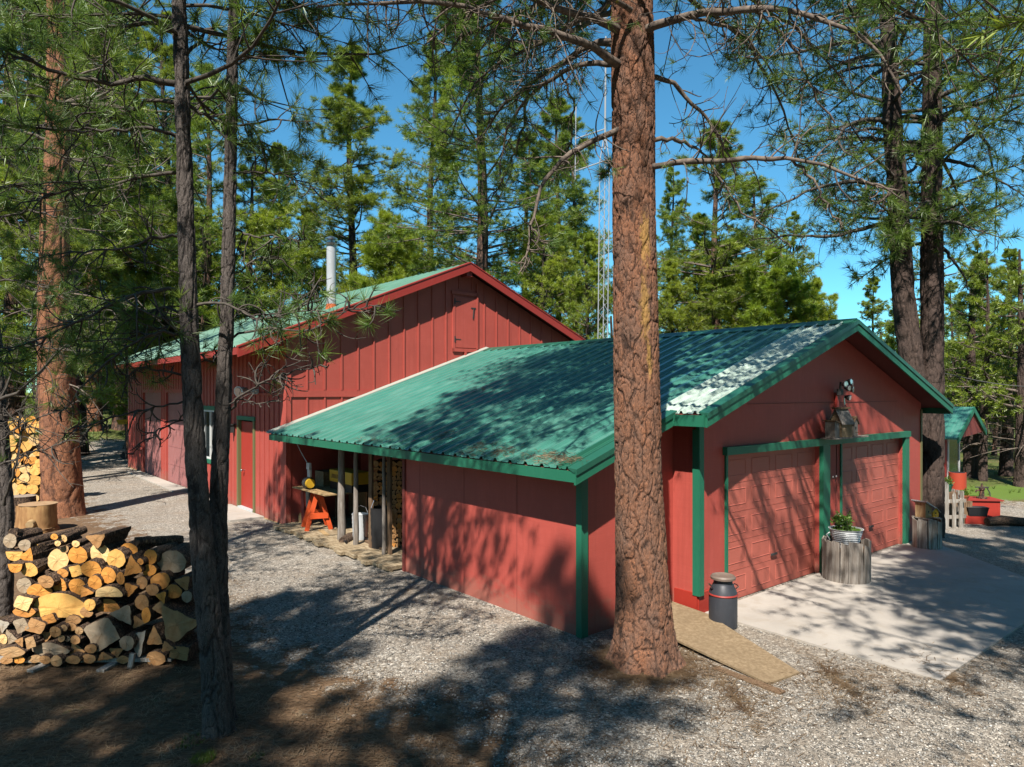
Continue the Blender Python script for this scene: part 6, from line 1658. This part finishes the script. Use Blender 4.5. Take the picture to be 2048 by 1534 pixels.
def scatter_gravel():
    rg = np.random.default_rng(92); n = 52000
    v = rg.uniform(0, 1, n); Y = 4.2 + 7.5 * v ** 1.7; X = rg.uniform(-.78, .78, n) * Y
    g = poly_mask(X, Y, grav_poly, .9) + (fbm(X * 2, Y * 2, 4) - .5) * .5
    s = (X - P1.x) * RD.x + (Y - P1.y) * RD.y; b = (X - P1.x) * LD.x + (Y - P1.y) * LD.y
    k = (g > .5) & ~((s > -.85) & (b > -3)) & ~((s > -2.76) & (b > .38))
    k &= ~((s > -2.3) & (s < -.9) & (b > -1.9) & (b < .5))
    X = X[k]; Y = Y[k]; n = len(X)
    base = np.array([[1, 0, 0], [0, 1, 0], [-1, 0, 0], [0, -1, 0], [0, 0, .8], [0, 0, -.3]], float)
    r = rg.uniform(.006, .017, n) * np.where(rg.uniform(0, 1, n) > .97, 1.5, 1)
    B = base[None] * rg.uniform(.6, 1.25, (n, 6, 1)) * r[:, None, None] * np.array([1.25, 1, .75]); a = rg.uniform(0, 6.28, n)
    c, s_ = np.cos(a)[:, None], np.sin(a)[:, None]
    Vx = B[..., 0] * c - B[..., 1] * s_ + X[:, None]; Vy = B[..., 0] * s_ + B[..., 1] * c + Y[:, None]; Vz = B[..., 2] + (gz(X, Y) + r * .25)[:, None]
    V = np.stack([Vx, Vy, Vz], 2).reshape(-1, 3)
    f = np.array([[0, 1, 4], [1, 2, 4], [2, 3, 4], [3, 0, 4], [1, 0, 5], [2, 1, 5], [3, 2, 5], [0, 3, 5]])
    F = (np.arange(n)[:, None, None] * 6 + f[None]).reshape(-1, 3)
    t = rg.choice([.1, .18, .27, .37, .48, .62, .74], n, p=[.08, .17, .22, .22, .16, .1, .05]); warm = rg.uniform(.75, .95, n)
    col = np.stack([t, t * (.5 + .5 * warm), t * warm * .95, np.ones(n)], 1).repeat(6, 0)
    m = NT('gravel_stones'); cc = m.attr('tone'); nz = m.noise(m.coord(), 90, 3); m.done(m.mix(m.rng(nz.outputs[0], .35, .65, 0, .35), cc.outputs['Color'], (.15, .14, .13)), .85, spec=.2)
    tag(np_mesh('gravel', V, F, m.m, attrs={'tone': col}), None, None, kind='stuff')
scatter_gravel()
def scatter_grass():
    rg = np.random.default_rng(93)
    out = []
    # a green tuft at the foot of the twin stems, thin grass on the bank
    for cx, cy, r, n, h in ((-2.52, 5.66, .09, 130, .08), (-2.75, 5.95, .12, 40, .05), (-2.1, 5.7, .06, 20, .05), (-1.2, 5.3, .05, 14, .04)):
        a = rg.uniform(0, 6.28, n); q = r * np.sqrt(rg.uniform(0, 1, n)); X = cx + np.cos(a) * q; Y = cy + np.sin(a) * q
        out.append(tufts(rg, np.stack([X, Y, gz(X, Y)], 1), np.tile([0, 0, 1.], (n, 1)), rg.uniform(.4, 1, n) * h, 7, .003, 45, 0))
    n = 26000; X = rg.uniform(-34, 34, n); Y = rg.uniform(19, 52, n)
    g = np.clip(fbm(X * .22, Y * .22, 21) * 1.6 - .45, 0, 1); gm = poly_mask(X, Y, grav_poly, .6)
    s = (X - P1.x) * RD.x + (Y - P1.y) * RD.y; b = (X - P1.x) * LD.x + (Y - P1.y) * LD.y
    k = (rg.uniform(0, 1, n) < g) & (gm < .4) & ~((s > -3) & (s < 8) & (b > 0) & (b < 26.5)); X = X[k]; Y = Y[k]; n = len(X)
    out.append(tufts(rg, np.stack([X, Y, gz(X, Y)], 1), np.tile([0, 0, 1.], (n, 1)), rg.uniform(.08, .22, n), 7, .014, 55, 0))
    tag(build_foliage(out, 'grass', M['grass'], None), None, None, kind='stuff')
scatter_grass()
def roof_litter():
    rg = np.random.default_rng(94); S = []; B = []
    for cs, cb, rs_, rb, n in ((-2.95, .75, .10, .22, 260), (-2.95, 1.7, .1, .15, 130), (-2.9, 2.3, .12, .14, 110), (-2.6, 3.6, .1, .1, 60), (-2.98, .35, .06, .1, 90), (1.2, 3.2, .15, .2, 60), (-.5, 5.4, .12, .12, 50), (-3.0, 5.2, .06, .3, 50)):
        S.append(cs + rg.normal(size=n) * rs_); B.append(cb + rg.normal(size=n) * rb)
    S = np.clip(np.concatenate(S), -3.13, 2.8); B = np.concatenate(B); n = len(S)
    z = RZ - SL * (RS - S) + .035 + rg.uniform(0, .012, n)
    X = P1.x + S * RD.x + B * LD.x; Y = P1.y + S * RD.y + B * LD.y
    P = np.stack([X, Y, z], 1); a = rg.uniform(0, 6.28, n); D = np.stack([np.cos(a), np.sin(a), np.zeros(n)], 1)
    V, F = tufts(rg, P, D, rg.uniform(.06, .13, n), 2, .005, 20, 0)
    tag(np_mesh('roof_needle_litter', V, F, M['litter']), None, None, kind='stuff')
roof_litter()
